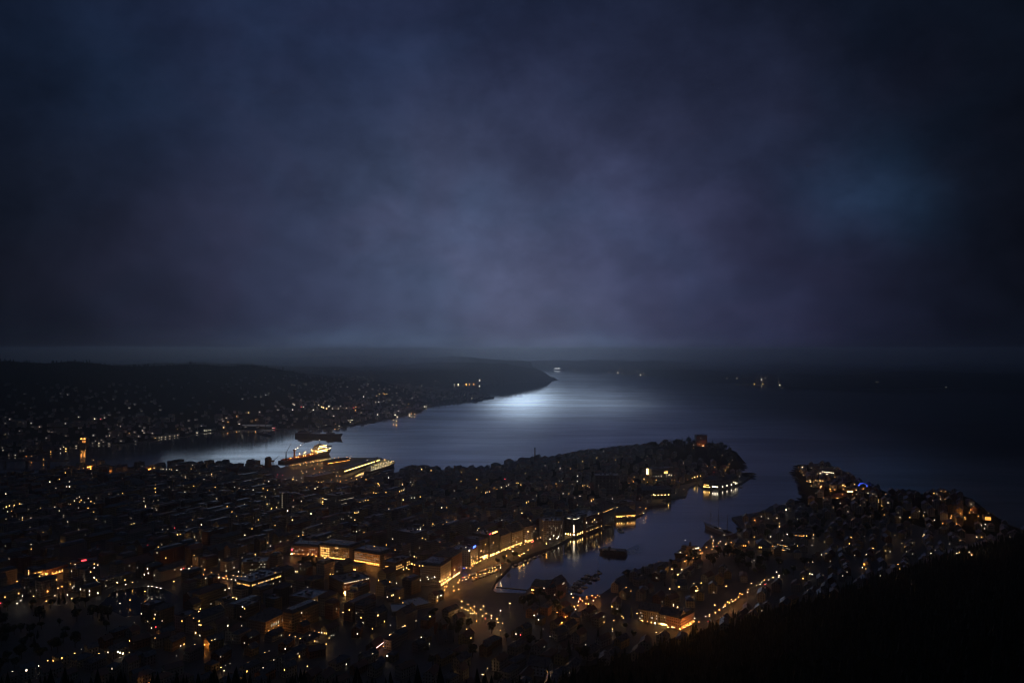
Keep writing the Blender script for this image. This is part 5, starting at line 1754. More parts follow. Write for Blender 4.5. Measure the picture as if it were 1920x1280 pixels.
for px, py, k in lamp_far:
    hgt = lamp_meshes(k)[2]
    h_ = land_hit(px, py, hgt)
    if not h_:
        continue
    x, y = P(px, py, h_[2] + hgt)
    g = max(gz(x, y), 2)
    lf.tube((x, y, g - 3), (x, y, g + hgt - .3), .12, .08, 5, 0)
    lf.ball((x, y - .5, g + hgt), .42 if y < 2600 else 1.0, 5, 3, 1 + lk_.index(k), .8)
    placed['lamp'] += 1
if lf.v:
    tag(lf.build('distant_street_lamps', [DARKMETAL] + [glow('far_lamp_' + LAMPWORD[k], {'O': ORANGE, 'o': ORANGE, 'Y': AMBER, 'y': AMBER, 'r': RED, 'b': BLUE}.get(k, NEUTRAL), {'O': 150, 'Y': 130, 'o': 70, 'y': 50, 'W': 60, 'w': 22, 'd': 8, 'r': 60, 'b': 200}[k], True) for k in lk_]), 'street lamps dotted along the distant quays and shores', 'street lamps', None, 'stuff')
if far_w.v and FARTOWN:
    tag(far_w.build('lit_windows', [WIN[q] for q in FARK], FARTOWN), None, None, None, 'stuff')
print(placed, 'lamps', len(LAMPS), 'far', len(lamp_far))
if far_m.v:
    tag(far_m.build('lit_houses', [plain('far_house_wall', (0.25, 0.24, 0.23)), ROOFS[0]] + [WIN[q] for q in FARK], slope), None, None, None, 'stuff')
# a few more dim rooms in the ordinary houses
for b in BOX:
    if not b['auto']:
        continue
    n = rng.choice((0, 0, 0, 1, 1, 2)) if b['name'] != 'wooden_house' and b['name'] != 'headland_house' else rng.choice((0, 0, 0, 0, 1))
    for _ in range(n):
        a = (atan2(-b['cy'], -b['cx']) - b['rz']) % (2 * pi)
        fs = [f_ for f_, q in ((0, -pi / 2), (1, 0), (2, pi / 2), (3, pi)) if cos(a - q) > 0.25]
        f_ = rng.choice(fs)
        ln = b['L'] if f_ in (0, 2) else b['W']
        if ln < 5:
            continue
        fl = rng.randrange(max(1, int(b['h'] // 3.2)))
        window_on(b, f_, rng.uniform(-ln / 2 + 1.5, ln / 2 - 1.5), 1.7 + 3.2 * fl, rng.choice('dddw'), 1.2, 1.5)

# ---------------------------------------------------------------- ships and boats
def hull_mesh(L, B, Hh, bow=0.25, flare=0.35, sheer=0.2, mat=0, mb=None):
    """a shaped hull, bow toward +x, water line at z = 0"""
    mb = mb or MB()
    n = 11
    secs = []
    for i in range(n):
        q = i / (n - 1)
        x = -L / 2 + L * q
        wd = 1.0 if q < 1 - bow else max(0.02, 1 - ((q - 1 + bow) / bow) ** 2)
        if q < 0.12:
            wd *= 0.82 + 0.18 * q / 0.12
        top = Hh * (1 + sheer * max(0, (q - 0.6) / 0.4) ** 2)
        rake = L * 0.05 * (q == 1)
        secs.append([(x - rake, -B / 2 * wd * (1 - flare * q), -1.2), (x, -B / 2 * wd, top), (x, B / 2 * wd, top), (x - rake, B / 2 * wd * (1 - flare * q), -1.2)])
    vs = [p for s_ in secs for p in s_]
    fs = []
    for i in range(n - 1):
        a, b = i * 4, i * 4 + 4
        for j in range(3):
            fs.append((a + j, b + j, b + j + 1, a + j + 1))
        fs.append((a + 3, b + 3, b, a))
    fs += [(0, 1, 2, 3), (4 * n - 1, 4 * n - 2, 4 * n - 3, 4 * n - 4)]
    mb.add(vs, fs, mat)
    return mb


def ship_at(name, label, pa, pb, cat='ship'):
    """stern pixel, bow pixel on the water"""
    (x0, y0), (x1, y1) = P(*pa), P(*pb)
    o_ = thing(name, label, cat, ((x0 + x1) / 2, (y0 + y1) / 2, 0), atan2(y1 - y0, x1 - x0))
    anchor(' '.join(label.split()[:5]) if False else SHIPNAME[label], ((x0 + x1) / 2, (y0 + y1) / 2, 8))
    return o_, hypot(x1 - x0, y1 - y0)


SHIPNAME = {}


def ship(name, label, short, pa, pb):
    SHIPNAME[label] = short
    return ship_at(name, label, pa, pb)


def part(o_, name, mat, *boxes):
    m_ = MB()
    for b in boxes:
        m_.box(*b)
    return m_.build(name, mat, o_)


def deck_lamps(o_, pts, kind, r=0.45, name='deck_lamp'):
    col, pw = {'O': (ORANGE, 85), 'Y': (AMBER, 70), 'W': (WARM, 45), 'o': (ORANGE, 30), 'w': (NEUTRAL, 14), 'r': (RED, 20)}[kind]
    m_ = MB()
    m_.ball((0, 0, 0), r, 5, 3)
    me = m_.mesh(name, glow('ship_lamp_' + {'O': 'orange', 'Y': 'amber', 'W': 'warm', 'o': 'soft_orange', 'w': 'white', 'r': 'red'}[kind], col, pw, True))
    for p in pts:
        put(name, me, o_, p)


WHITESHIP = plain('ship_white', (0.7, 0.7, 0.68), 0.45)
# offshore vessel with crane and helideck, the brightest thing on the far quay
s, L = ship('offshore_ship', 'large offshore ship with orange lit deck, white bridge and crane at the far quay', 'orange lit offshore ship', (527, 868), (621, 850))
hull_mesh(L, 26, 6, 0.2, 0.2, 1.1).build('hull', BLACKHULL, s)
part(s, 'work_deck', REDPAINT, (-L * .44, L * .12, -11, 11, 6.01, 6.5), (-L * .44, L * .12, -12.9, -12.2, 5.0, 8.6), (-L * .44, L * .12, 12.2, 12.9, 5.0, 8.6))
part(s, 'bridge_house', WHITESHIP, (L * .14, L * .36, -11, 11, 6.01, 22), (L * .17, L * .34, -10, 10, 22.003, 28), (L * .2, L * .3, -12, 12, 28.003, 32), (L * .22, L * .27, -4, 4, 32.003, 36))
part(s, 'bow_house', WHITESHIP, (L * .362, L * .44, -8, 8, 10, 16))
m_ = MB()
m_.tube((L * .43, 0, 24), (L * .43, 0, 24.8), 13, 13, 10)
for q in (-6, 6):
    m_.tube((L * .40, q, 16), (L * .42, q, 24), 0.5)
m_.build('helideck', DARKMETAL, s)
m_ = MB()
m_.tube((-L * .22, 6, 6), (-L * .22, 6, 27), 2.6, 2.2, 8)
m_.box(-L * .22 - 3, -L * .22 + 3, 3, 9, 27.003, 31)
m_.tube((-L * .22, 6, 30), (-L * .05, 4, 46), 1.0, 0.6)
m_.build('deck_crane', plain('crane_paint', (0.4, 0.2, 0.06), 0.5), s)
m_ = MB()
m_.tube((-L * .43, -4, 6), (-L * .43, -4, 30), 2.4, 1.0, 6)
m_.tube((-L * .43, -4, 28), (-L * .33, -4, 52), 0.7, 0.4)
m_.build('stern_derrick', DARKMETAL, s)
m_ = MB()
m_.tube((L * .25, 0, 36), (L * .25, 0, 47), 0.5, 0.2)
m_.box(L * .25 - .3, L * .25 + .3, -3, 3, 41, 41.5)
m_.build('mast', DARKMETAL, s)
for zz in (13, 17, 25, 30):
    part(s, 'lit_deck_windows', WIN['Y'], (L * .145 if zz < 22 else L * .175, L * .355 if zz < 22 else L * .335, (-11.1 if zz < 22 else -10.1 if zz < 28 else -12.1), (-11.003 if zz < 22 else -10.003 if zz < 28 else -12.003), zz, zz + 1.6))
deck_lamps(s, [(-L * .36 + q * L * .07, -13.6 if q % 2 else -8, 10.5 + (q % 2) * 2) for q in range(8)], 'O', .8)
deck_lamps(s, [(-L * .02, 2, 19), (L * .07, -7, 20), (L * .1, 3, 22), (L * .13, -8, 17), (-L * .08, -4, 18), (-L * .15, 0, 17)], 'Y', .9)
deck_lamps(s, [(L * .16, -12.2, 24), (L * .26, -12.5, 27), (L * .33, -11, 24), (L * .4, -9, 18), (L * .44, -6, 18), (L * .3, -11, 14)], 'W', .8)
deck_lamps(s, [(-L * .22, 1, 33), (-L * .18, 1, 35), (-L * .12, 3, 41), (L * .25, 0, 48)], 'w', .9)
# quay winches and stacked crates on the open deck
part(s, 'deck_cargo', plain('crate_orange', (.5, .16, .05)), (-L * .38, -L * .32, -6, 0, 6.51, 9.5), (-L * .28, -L * .25, 0, 5, 6.51, 9), (-L * .12, -L * .03, -7, -2, 6.51, 10.4), (-L * .14, -L * .02, 2, 8, 6.51, 11), (L * .02, L * .1, -8, 4, 6.51, 12))
# passenger ship at the shed with the glowing edge
s, L = ship('passenger_ship', 'white passenger ship with rows of lit decks moored at the glowing shed', 'white passenger ship', (687, 889), (741, 872))
hull_mesh(L, 18, 7, 0.3, 0.3, 0.5).build('hull', BLACKHULL, s)
part(s, 'deckhouse', WHITESHIP, (-L * .45, L * .3, -8, 8, 7.01, 13), (-L * .42, L * .24, -7.4, 7.4, 13.003, 17), (-L * .3, L * .18, -7, 7, 17.003, 20), (L * .06, L * .2, -8.5, 8.5, 20.003, 23))
m_ = MB()
m_.tube((-L * .18, 0, 20), (-L * .2, 0, 28), 2.6, 2.2, 10)
m_.build('funnel', plain('funnel_red', (0.4, 0.06, 0.04)), s)
m_ = MB()
m_.tube((L * .13, 0, 23), (L * .13, 0, 33), 0.35, 0.15)
m_.build('mast', DARKMETAL, s)
for zz, a in ((8.6, -8.08), (10.9, -8.08), (14.6, -7.48), (18, -7.08)):
    for q in range(12):
        x = -L * .42 + q * L * .058
        part(s, 'lit_window', WIN['W' if (q + int(zz)) % 3 else 'Y'], (x, x + 2.0, a - .05, a + .06, zz, zz + 1.0)) if (q * 7 + int(zz)) % 5 else None
deck_lamps(s, [(L * .05, -6, 24), (L * .22, -4, 21), (L * .3, -5, 15), (L * .36, 3, 13), (-L * .3, -7, 19), (-L * .1, -7.4, 21), (L * .42, 0, 13), (L * .16, 3, 25)], 'Y', .55)
# the dark ship lying off the far shore
s, L = ship('cargo_ship', 'long unlit dark ship lying off the far shore', 'long dark ship', (556, 817), (643, 821))
hull_mesh(L, 24, 12, 0.22, 0.3, 0.35).build('hull', BLACKHULL, s)
part(s, 'superstructure', plain('ship_grey', (0.12, 0.12, 0.13)), (-L * .44, -L * .18, -10, 10, 13.01, 18), (-L * .4, -L * .24, -8, 8, 18.003, 22), (L * .18, L * .3, -9, 9, 13.01, 17))
for q in (-.32, .19):
    m_ = MB()
    m_.tube((L * q, 0, 14), (L * q, 0, 26 if q < 0 else 22), 2.4, 1.8, 10)
    m_.build('funnel', DARKMETAL, s)
m_ = MB()
m_.tube((0, 0, 13), (0, 0, 38), 0.7, 0.4)
m_.build('mast', DARKMETAL, s)
# ferry under way
s, L = ship('ferry', 'broad black ferry with low white cabin crossing the harbour', 'broad black ferry', (1175, 1040), (1123, 1035))
hull_mesh(L, 13, 5.0, 0.22, 0.12, 0.15).build('hull', BLACKHULL, s)
part(s, 'bulwark', plain('hull_green', (0.03, 0.045, 0.04)), (-L * .47, L * .26, -6.5, -6.2, 5.01, 6.2), (-L * .47, L * .26, 6.2, 6.5, 5.01, 6.2))
part(s, 'cabin', WHITESHIP, (L * .16, L * .34, -4.5, 4.5, 5.01, 8.4), (-L * .12, L * .08, -4, 4, 5.01, 8.2))
part(s, 'wheelhouse', plain('ship_grey', (0.12, 0.12, 0.13)), (L * .08 + .01, L * .155, -3.5, 3.5, 5.01, 10.2))
part(s, 'canopy', plain('canopy_grey', (0.3, 0.3, 0.32)), (-L * .46, -L * .13, -5.4, 5.4, 7.6, 7.9), (-L * .46, -L * .455, -5.2, -5, 5.01, 7.59), (-L * .46, -L * .455, 5, 5.2, 5.01, 7.59))
m_ = MB()
m_.tube((L * .11, 0, 10.2), (L * .11, 0, 15), 0.2, 0.1)
m_.build('mast', DARKMETAL, s)
wk = MB()
wv_ = []
FX, FY = P(1176, 1040)
wake_m = bpy.data.materials.new('wake_foam')
wake_m.use_nodes = True
t = NT(wake_m.node_tree)
o = t.new('ShaderNodeOutputMaterial')
co = t.new('ShaderNodeTexCoord').outputs['Object']
nz = t.noise(co, 0.22, 6, 0.65, 1.2)
uvw = t.new('ShaderNodeSeparateXYZ')
t.link(t.new('ShaderNodeTexCoord').outputs['UV'], uvw.inputs[0])
edge = t.m('MULTIPLY', t.ramp(t.m('ABSOLUTE', t.m('SUBTRACT', uvw.outputs[1], .5)), .5, .2), t.ramp(uvw.outputs[0], 1.0, .35))
df = t.new('ShaderNodeBsdfDiffuse')
df.inputs[0].default_value = (.75, .8, .85, 1)
tr = t.new('ShaderNodeBsdfTransparent')
ms = t.new('ShaderNodeMixShader')
t.link(t.m('MULTIPLY', t.m('MULTIPLY', t.ramp(nz, .42, .62), edge), .8), ms.inputs[0])
t.link(tr.outputs[0], ms.inputs[1])
t.link(df.outputs[0], ms.inputs[2])
t.link(ms.outputs[0], o.inputs[0])
q0, q1, q2, q3 = P(1172, 1044), P(1214, 1040), P(1208, 1012), P(1172, 1030)
wk.face([(*q0, .05), (*q1, .05), (*q2, .05), (*q3, .05)], 0, [(0, 0), (1, 0), (1, 1), (0, 1)])
tag(wk.build('wake', wake_m), 'pale churned water behind the ferry', 'wake', None, 'stuff')
# grey ship at the wharf
s, L = ship('coastal_ship', 'dark coastal ship with a line of green white deck lights at the right wharf', 'dark coastal ship', (1310, 1034), (1264, 1047))
hull_mesh(L, 12, 6, 0.28, 0.3, 0.5).build('hull', BLACKHULL, s)
part(s, 'deckhouse', plain('ship_grey', (0.12, 0.12, 0.13)), (-L * .44, L * .2, -5, 5, 6.01, 10), (-L * .2, L * .12, -4.5, 4.5, 10.003, 13), (L * .0, L * .1, -5, 5, 13.003, 15.6))
m_ = MB()
m_.tube((-L * .14, 0, 13), (-L * .16, 0, 19), 1.9, 1.6, 10)
m_.build('funnel', DARKMETAL, s)
m_ = MB()
m_.tube((L * .06, 0, 15), (L * .06, 0, 24), 0.25, 0.12)
m_.tube((L * .33, 0, 7), (L * .33, 0, 18), 0.2, 0.1)
m_.build('mast', DARKMETAL, s)
for q in range(6):
    part(s, 'lit_window', WIN['W'], (-L * .4 + q * 3.6, -L * .4 + q * 3.6 + 1.6, 4.98 + .03, 5.1, 8, 9.2)) if q != 3 else None
deck_lamps(s, [(L * .3, 2, 8.4), (L * .06, 0, 24)], 'w', .35)
# the tall ship
s, L = ship('tall_ship', 'three masted sailing ship moored with bare yards at the right wharf', 'three masted sailing ship', (1376, 1009), (1320, 988))
hull_mesh(L, 12, 6.5, 0.3, 0.35, 0.45).build('hull', plain('ship_white_hull', (0.32, 0.32, 0.33), 0.5), s)
part(s, 'deckhouse', TIMBER, (-L * .38, -L * .2, -3, 3, 6.51, 9), (-L * .02, L * .12, -2.6, 2.6, 6.51, 8.8))
for q, hh in ((-.3, 36), (0, 42), (.26, 40)):
    m_ = MB()
    m_.tube((L * q, 0, 4), (L * q, 0, hh), 0.42, 0.16)
    if q > -.2:
        for zz, hw in ((16, 10), (22, 8.5), (28, 7), (33, 5.5)):
            m_.tube((L * q, -hw, zz), (L * q, hw, zz), 0.16)
    else:
        m_.tube((L * q, 0, 12), (L * q - 11, 0, 13), 0.16)
    for sgn in (-1, 1):
        for dx in (-2.5, 0, 2.5):
            m_.tube((L * q + dx, sgn * 5.4, 6.5), (L * q, 0, hh * .78), 0.06, n=4)
    m_.build('mast', TIMBER, s)
m_ = MB()
m_.tube((L * .46, 0, 9), (L * .62, 0, 14), 0.35, 0.15)
m_.tube((L * .62, 0, 14), (L * .26, 0, 33), 0.06, n=4)
m_.build('bowsprit', TIMBER, s)
deck_lamps(s, [(-L * .1, 3, 9.5)], 'w', .35)
# lit ferry far out
s, L = ship('white_ferry', 'tiny brightly lit white ship far out at the fjord mouth', 'ship at the fjord mouth', (1037, 693), (1056, 693.4))
hull_mesh(L, 24, 12, 0.25, 0.2, 0.3).build('hull', WHITESHIP, s)
part(s, 'deckhouse', WHITESHIP, (-L * .4, L * .3, -10, 10, 12.01, 26), (-L * .3, L * .22, -9, 9, 26.003, 34))
for zz in (14, 20, 29):
    part(s, 'lit_deck_windows', glow('far_ship_light', (.95, .97, 1), 1.6), (-L * .38 if zz < 26 else -L * .28, L * .28 if zz < 26 else L * .2, (-10.1 if zz < 26 else -9.1), (-10.003 if zz < 26 else -9.003), zz, zz + 3.4))
# tug by the far quay and the white boats there
s, L = ship('tug', 'small dark tug with white wheelhouse off the far quay', 'small dark tug', (484, 812), (510, 817))
hull_mesh(L, 13, 5, 0.3, 0.2, 0.4).build('hull', BLACKHULL, s)
part(s, 'wheelhouse', WHITESHIP, (-L * .05, L * .16, -4, 4, 5.01, 10), (L * .0, L * .12, -3, 3, 10.003, 14))
m_ = MB()
m_.tube((-L * .12, 0, 5), (-L * .12, 0, 13), 1.6, 1.3, 8)
m_.build('funnel', DARKMETAL, s)
s, L = ship('supply_ship', 'low white lit boat beside the pier of the far industrial shore', 'low white boat', (648, 792), (664, 790.5))
hull_mesh(L, 12, 5, 0.3, 0.2, 0.4).build('hull', BLACKHULL, s)
part(s, 'cabin', WHITESHIP, (-L * .3, L * .3, -4.5, 4.5, 5.01, 11))
part(s, 'lit_deck_windows', WIN['w'], (-L * .28, L * .28, -4.6, -4.503, 7, 9))
# sailing boats
def sail_boat(pa, pb, label, mast):
    s, L = ship('sailing_boat', label, 'lone mid harbour sailing boat' if 'alone' in label else 'white pontoon sailing boat', pa, pb)
    hull_mesh(L, L * .3, 1.3, 0.45, 0.4, 0.3).build('hull', WHITESHIP, s)
    part(s, 'cabin', TIMBER, (-L * .15, L * .2, -L * .08, L * .08, 1.31, 2.2))
    m_ = MB()
    m_.tube((L * .08, 0, 1), (L * .08, 0, mast), .13, .07)
    m_.tube((L * .08, 0, 2.6), (-L * .35, 0, 2.6), .1)
    m_.build('mast', WHITESHIP, s)


sail_boat((1167, 998), (1158, 991), 'small sailing boat drifting alone in mid harbour', 17)
sail_boat((1127, 1075), (1119, 1070), 'white sailing boat with tall mast moored at the pontoon end', 18)


def small_boat(x, y, rz, L, label, k):
    o_ = thing('motor_boat', None, 'boat', (x, y, 0), rz, 'motor boats along the pontoon')
    hull_mesh(L, L * .32, 1.2, .4, .35, .25).build('hull', WHITESHIP if k % 2 else BLACKHULL, o_)
    part(o_, 'cabin', WHITESHIP, (-L * .12, L * .18, -L * .11, L * .11, 1.21, 2.4))
    auto(o_, label, 'boat', 'motor boats along the pontoon', (x, y, 1))


pa, pb = P(1062, 1118), P(1118, 1076)
ang = atan2(pb[1] - pa[1], pb[0] - pa[0])
ln = hypot(pb[0] - pa[0], pb[1] - pa[1])
pt = thing('pontoon', 'long narrow floating pontoon running out from the market quay', 'pontoon', ((pa[0] + pb[0]) / 2, (pa[1] + pb[1]) / 2, 0), ang)
part(pt, 'deck', TIMBER, (-ln / 2, ln / 2, -1.6, 1.6, -.3, .7), (ln / 2 - 8, ln / 2 + 2, -5, -1.605, -.3, .69))
m_ = MB()
for q in range(9):
    m_.tube((-ln / 2 + q * ln / 8.2, 1.9, -3), (-ln / 2 + q * ln / 8.2, 1.9, 3.4), .2)
m_.build('mooring_posts', DARKMETAL, pt)
anchor('floating pontoon', (*P(1092, 1096), 1))
for q in range(13):
    for sg in (-1, 1):
        if rng.random() < .2:
            continue
        u = -ln / 2 + 10 + q * (ln - 16) / 13
        L_ = rng.uniform(6.5, 11)
        x = pt.location[0] + u * cos(ang) - sg * (2.6 + L_ / 2) * sin(ang)
        y = pt.location[1] + u * sin(ang) + sg * (2.6 + L_ / 2) * cos(ang)
        if gz(x, y) > 0 or gz(x - sg * L_ / 2 * sin(ang), y + sg * L_ / 2 * cos(ang)) > 0:
            continue
        small_boat(x, y, ang + sg * pi / 2, L_, ('dark hulled motor boat', 'white motor boat')[q % 2], q)
# boats lying along the two quays
for (qa, qb, n, sd) in (((958, 1061), (1036, 1030), 9, 1), ((1206, 1066), (1254, 1058), 4, -1), ((1395, 912), (1330, 920), 4, -1)):
    (x0, y0), (x1, y1) = P(*qa), P(*qb)
    a_ = atan2(y1 - y0, x1 - x0)
    for q in range(n):
        u = (q + .5) / n
        for off in (4, 7, 11, 16):
            x, y = x0 + (x1 - x0) * u + off * sin(a_) * sd, y0 + (y1 - y0) * u - off * cos(a_) * sd
            if all(gz(x + e_ * 5 * cos(a_), y + e_ * 5 * sin(a_)) < 0 for e_ in (-1, 0, 1)) and gz(x - 2 * sin(a_) * sd, y + 2 * cos(a_) * sd) < 0:
                small_boat(x, y, a_ + rng.choice((0, pi)), rng.uniform(7, 12), ('dark hulled motor boat', 'white motor boat')[q % 2], q)
                break
# market stalls with canopies on the promenade
sm_ = MB()
for sx in (-2, 2):
    for sy in (-1.5, 1.5):
        sm_.tube((sx, sy, 0), (sx, sy, 2.5), .06, n=5)
FRAME = sm_.mesh('frame', DARKMETAL)
cm_ = MB()
cm_.add([(-2.3, -1.8, 2.5), (2.3, -1.8, 2.5), (2.3, 1.8, 2.5), (-2.3, 1.8, 2.5), (-1.2, 0, 3.6), (1.2, 0, 3.6)], [(3, 2, 1, 0), (0, 1, 5, 4), (2, 3, 4, 5), (1, 2, 5), (3, 0, 4)])
CANOPY = [cm_.mesh('canopy', plain('canvas_' + n_, c_, .8)) for n_, c_ in (('white', (.6, .6, .57)), ('red', (.35, .05, .04)))]
tb_ = MB()
tb_.box(-1.9, 1.9, -1.3, .2, 0, .9)
COUNTER = tb_.mesh('counter', TIMBER)
for k_, (pa_, pb_, n) in enumerate((((872, 1084), (944, 1058), 14), ((884, 1090), (936, 1070), 8), ((1084, 1128), (1122, 1122), 6))):
    (x0, y0), (x1, y1) = P(*pa_, 3), P(*pb_, 3)
    a_ = atan2(y1 - y0, x1 - x0)
    for q in range(n):
        u = (q + .5) / n
        x, y = x0 + (x1 - x0) * u, y0 + (y1 - y0) * u
        if gz(x, y) < 0 or taken((x, y, 5, 4, a_), .2):
            continue
        take((x, y, 4.8, 4, a_))
        st = thing('market_stall', None, 'market stall', (x, y, gz(x, y)), a_, 'market stalls by the harbour')
        put('frame', FRAME, st)
        put('counter', COUNTER, st)
        put('canopy', CANOPY[q % 3 == 1], st)
        auto(st, ('red canopied market stall' if q % 3 == 1 else 'white canopied market stall'), 'market stall', 'market stalls by the harbour', (x, y, 5))
# second pontoon with posts across the inner harbour
pa, pb = P(930, 1100), P(992, 1106)
ang = atan2(pb[1] - pa[1], pb[0] - pa[0])
ln = hypot(pb[0] - pa[0], pb[1] - pa[1])
pt = thing('pontoon', 'thin pontoon with posts closing off the innermost harbour', 'pontoon', ((pa[0] + pb[0]) / 2, (pa[1] + pb[1]) / 2, 0), ang)
part(pt, 'deck', TIMBER, (-ln / 2, ln / 2, -1.0, 1.0, -.3, .6))
m_ = MB()
for q in range(8):
    m_.tube((-ln / 2 + 2 + q * ln / 7.6, 1.2, -3), (-ln / 2 + 2 + q * ln / 7.6, 1.2, 4.2 if q % 3 else 8), .18)
m_.build('mooring_posts', DARKMETAL, pt)
# the quay sheds beside the passenger ship and the offshore ship
Q1 = mark(front((646, 889), (712, 867), 16, 9, roof='gable', wall=1, rmat=2, rh=3, name='quay_shed', cat='shed',
                label='long quay shed with a continuous bright yellow light line along its eaves'), 'yellow lined quay shed')
for q in range(12):
    window_on(Q1, 0, -Q1['L'] / 2 + (q + .5) * Q1['L'] / 12, 7.6, 'Y', Q1['L'] / 12 - .7, 1.3, 'lit_strip')
Q2 = mark(front((613, 872), (656, 865), 14, 6, roof='gable', wall=3, rmat=3, rh=3, name='quay_shed', cat='shed',
                label='shorter quay shed with an orange light line beside the offshore ship'), 'orange lined quay shed')
band(Q2, 0, 4.2, 'O', .8)
Q3 = mark(front((588, 903), (628, 894), 30, 9, roof='flat', wall=1, rmat=2, name='terminal_shed', cat='shed',
                label='flat terminal shed with pale wet roof in the middle of the quay yard'), 'flat terminal shed')
[c for c in Q3['obj'].children if c.name.startswith('roof')][0].data.materials[0] = PALEROOF
FARSHED = thing('waterfront_hall', 'long low white hall with one orange light on the far shore', 'hall', (*P(481, 802), 2.5))
part(FARSHED, 'wall', WALLS[0], (-58, 58, 0, 22, -4, 9))
part(FARSHED, 'roof', PALEROOF, (-60, 60, -2, 24, 9.003, 9.8))
part(FARSHED, 'lit_strip', glow('hall_strip', (.85, .9, 1), .5), (-57, 57, -.12, -.003, 6.8, 7.6))
anchor('long white far hall', (*P(481, 790), 6))
# yard cranes by the offshore ship
for px, py, hh, rr, lb in ((512, 881, 22, 17, 'slim dark quay crane at the stern of the offshore ship'), (372, 884, 14, 10, 'small harbour crane among the lights of the left quay')):
    x, y = P(px, py, 3)
    c = thing('quay_crane', lb, 'crane', (x, y, 3))
    m_ = MB()
    for a in (-3, 3):
        for b_ in (-3, 3):
            m_.tube((a, b_, -2), (a * .5, b_ * .5, hh), .5, .35)
    m_.build('tower', DARKMETAL, c)
    part(c, 'cab', plain('crane_paint', (.4, .2, .06), .5), (-3, 3, -3, 3, hh + .003, hh + 4))
    m_ = MB()
    m_.tube((0, 0, hh + 3), (rr, 0, hh + 16), .7, .35)
    m_.build('jib', DARKMETAL, c)
# arched road bridge at the left edge
bp = P(50, 872)
br = thing('road_bridge', 'low dark road bridge crossing the inlet at the far left', 'bridge', (*bp, 0))
part(br, 'deck', STONE, (-160, 120, -5, 5, 12, 13.4), (-160, 120, -5.4, -5.003, 13.0, 14.4), (-160, 120, 5.003, 5.4, 13.0, 14.4))
for q in (-120, -60, 0, 60):
    part(br, 'pier', STONE, (q - 2, q + 2, -3.5, 3.5, -4, 11.99))

# ---------------------------------------------------------------- trees
def broad_crown(r, h, seed):
    rr = random.Random(seed)
    m_ = MB()
    lumps = [(rr.uniform(-.55, .55) * r, rr.uniform(-.55, .55) * r, h * rr.uniform(.5, .86), r * rr.uniform(.38, .6)) for _ in range(8)] + [(0, 0, h * .72, r * .62)]
    for x, y, z, q in lumps:
        for _ in range(34):
            a, e = rr.uniform(0, 2 * pi), math.asin(rr.uniform(-.75, 1))
            k = q * rr.uniform(.72, 1.06)
            c = Vector((x + k * cos(e) * cos(a), y + k * cos(e) * sin(a), z + k * sin(e) * .85))
            n = Vector((cos(e) * cos(a) + rr.uniform(-.5, .5), cos(e) * sin(a) + rr.uniform(-.5, .5), sin(e) + rr.uniform(-.4, .6))).normalized()
            u = n.orthogonal().normalized()
            v_ = n.cross(u)
            s_ = rr.uniform(.35, .75) * r * .22
            m_.face([tuple(c + u * (s_ * i) + v_ * (s_ * j)) for i, j in ((-1, -.7), (.8, -1), (1, .8), (-.6, 1))])
    return m_


def trunk_mb(r, h, seed):
    rr = random.Random(seed)
    m_ = MB()
    m_.tube((0, 0, -2), (0, 0, h * .55), .035 * h, .02 * h, 7)
    for _ in range(5):
        a = rr.uniform(0, 2 * pi)
        m_.tube((0, 0, h * rr.uniform(.3, .5)), (r * .6 * cos(a), r * .6 * sin(a), h * rr.uniform(.6, .8)), .014 * h, .006 * h, 5)
    return m_


def conifer_mb(h, seed, mb=None, at=(0, 0, 0), tiers=6, segs=7):
    rr = random.Random(seed)
    m_ = mb or MB()
    for i in range(tiers):
        z0, z1 = h * (.12 + .8 * i / tiers), h * (.12 + .8 * (i + 1.7) / tiers)
        r0 = h * .2 * (1 - i / (tiers + .6)) * rr.uniform(.85, 1.1)
        top = (at[0], at[1], at[2] + min(z1, h))
        for k in range(segs):
            a = 2 * pi * (k + rr.random() * .5) / segs
            b_ = a + 2 * pi / segs * .72
            q = r0 * rr.uniform(.75, 1.2)
            m_.face([(at[0] + q * cos(a), at[1] + q * sin(a), at[2] + z0 + rr.uniform(-.03, .03) * h), (at[0] + q * cos(b_), at[1] + q * sin(b_), at[2] + z0 + rr.uniform(-.03, .03) * h), top])
    return m_


BT = []
for i in range(5):
    r, h = (4.6, 5.4, 4.0, 6.0, 5.0)[i], (11, 13, 9.5, 14, 12)[i]
    BT.append((broad_crown(r, h, i).mesh('crown', LEAF), trunk_mb(r, h, i).mesh('trunk', BARK)))
CT = []
for i in range(4):
    h = (13, 16, 11, 18)[i]
    tm = MB()
    tm.tube((0, 0, -2), (0, 0, h * .9), .022 * h, .004 * h, 6)
    CT.append((conifer_mb(h, i + 30, None, (0, 0, 0), 8, 9).mesh('crown', PINE), tm.mesh('trunk', BARK)))
TREES = dict(broadleaf=0, conifer=0)


def tree(x, y, con=False, s=1.0):
    z = gz(x, y)
    if z < 0 or taken((x, y, 4, 4, 0), .3):
        return
    k = 'conifer' if con else 'broadleaf'
    if TREES[k] >= 298:
        return
    TREES[k] += 1
    cr, tr_ = rng.choice(CT if con else BT)
    name = 'pine_tree' if con else 'leafy_tree'
    gp = 'pine trees about the town' if con else 'leafy trees about the town'
    o_ = thing(name, None, 'tree', (x, y, z), rng.uniform(0, 6.28), gp)
    o_.scale = (s, s, s * rng.uniform(.9, 1.15))
    put('trunk', tr_, o_)
    put('crown', cr, o_)
    auto(o_, ('dark pointed pine tree', 'dark leafy tree')[0 if con else 1], 'tree', gp, (x, y, z + 6))


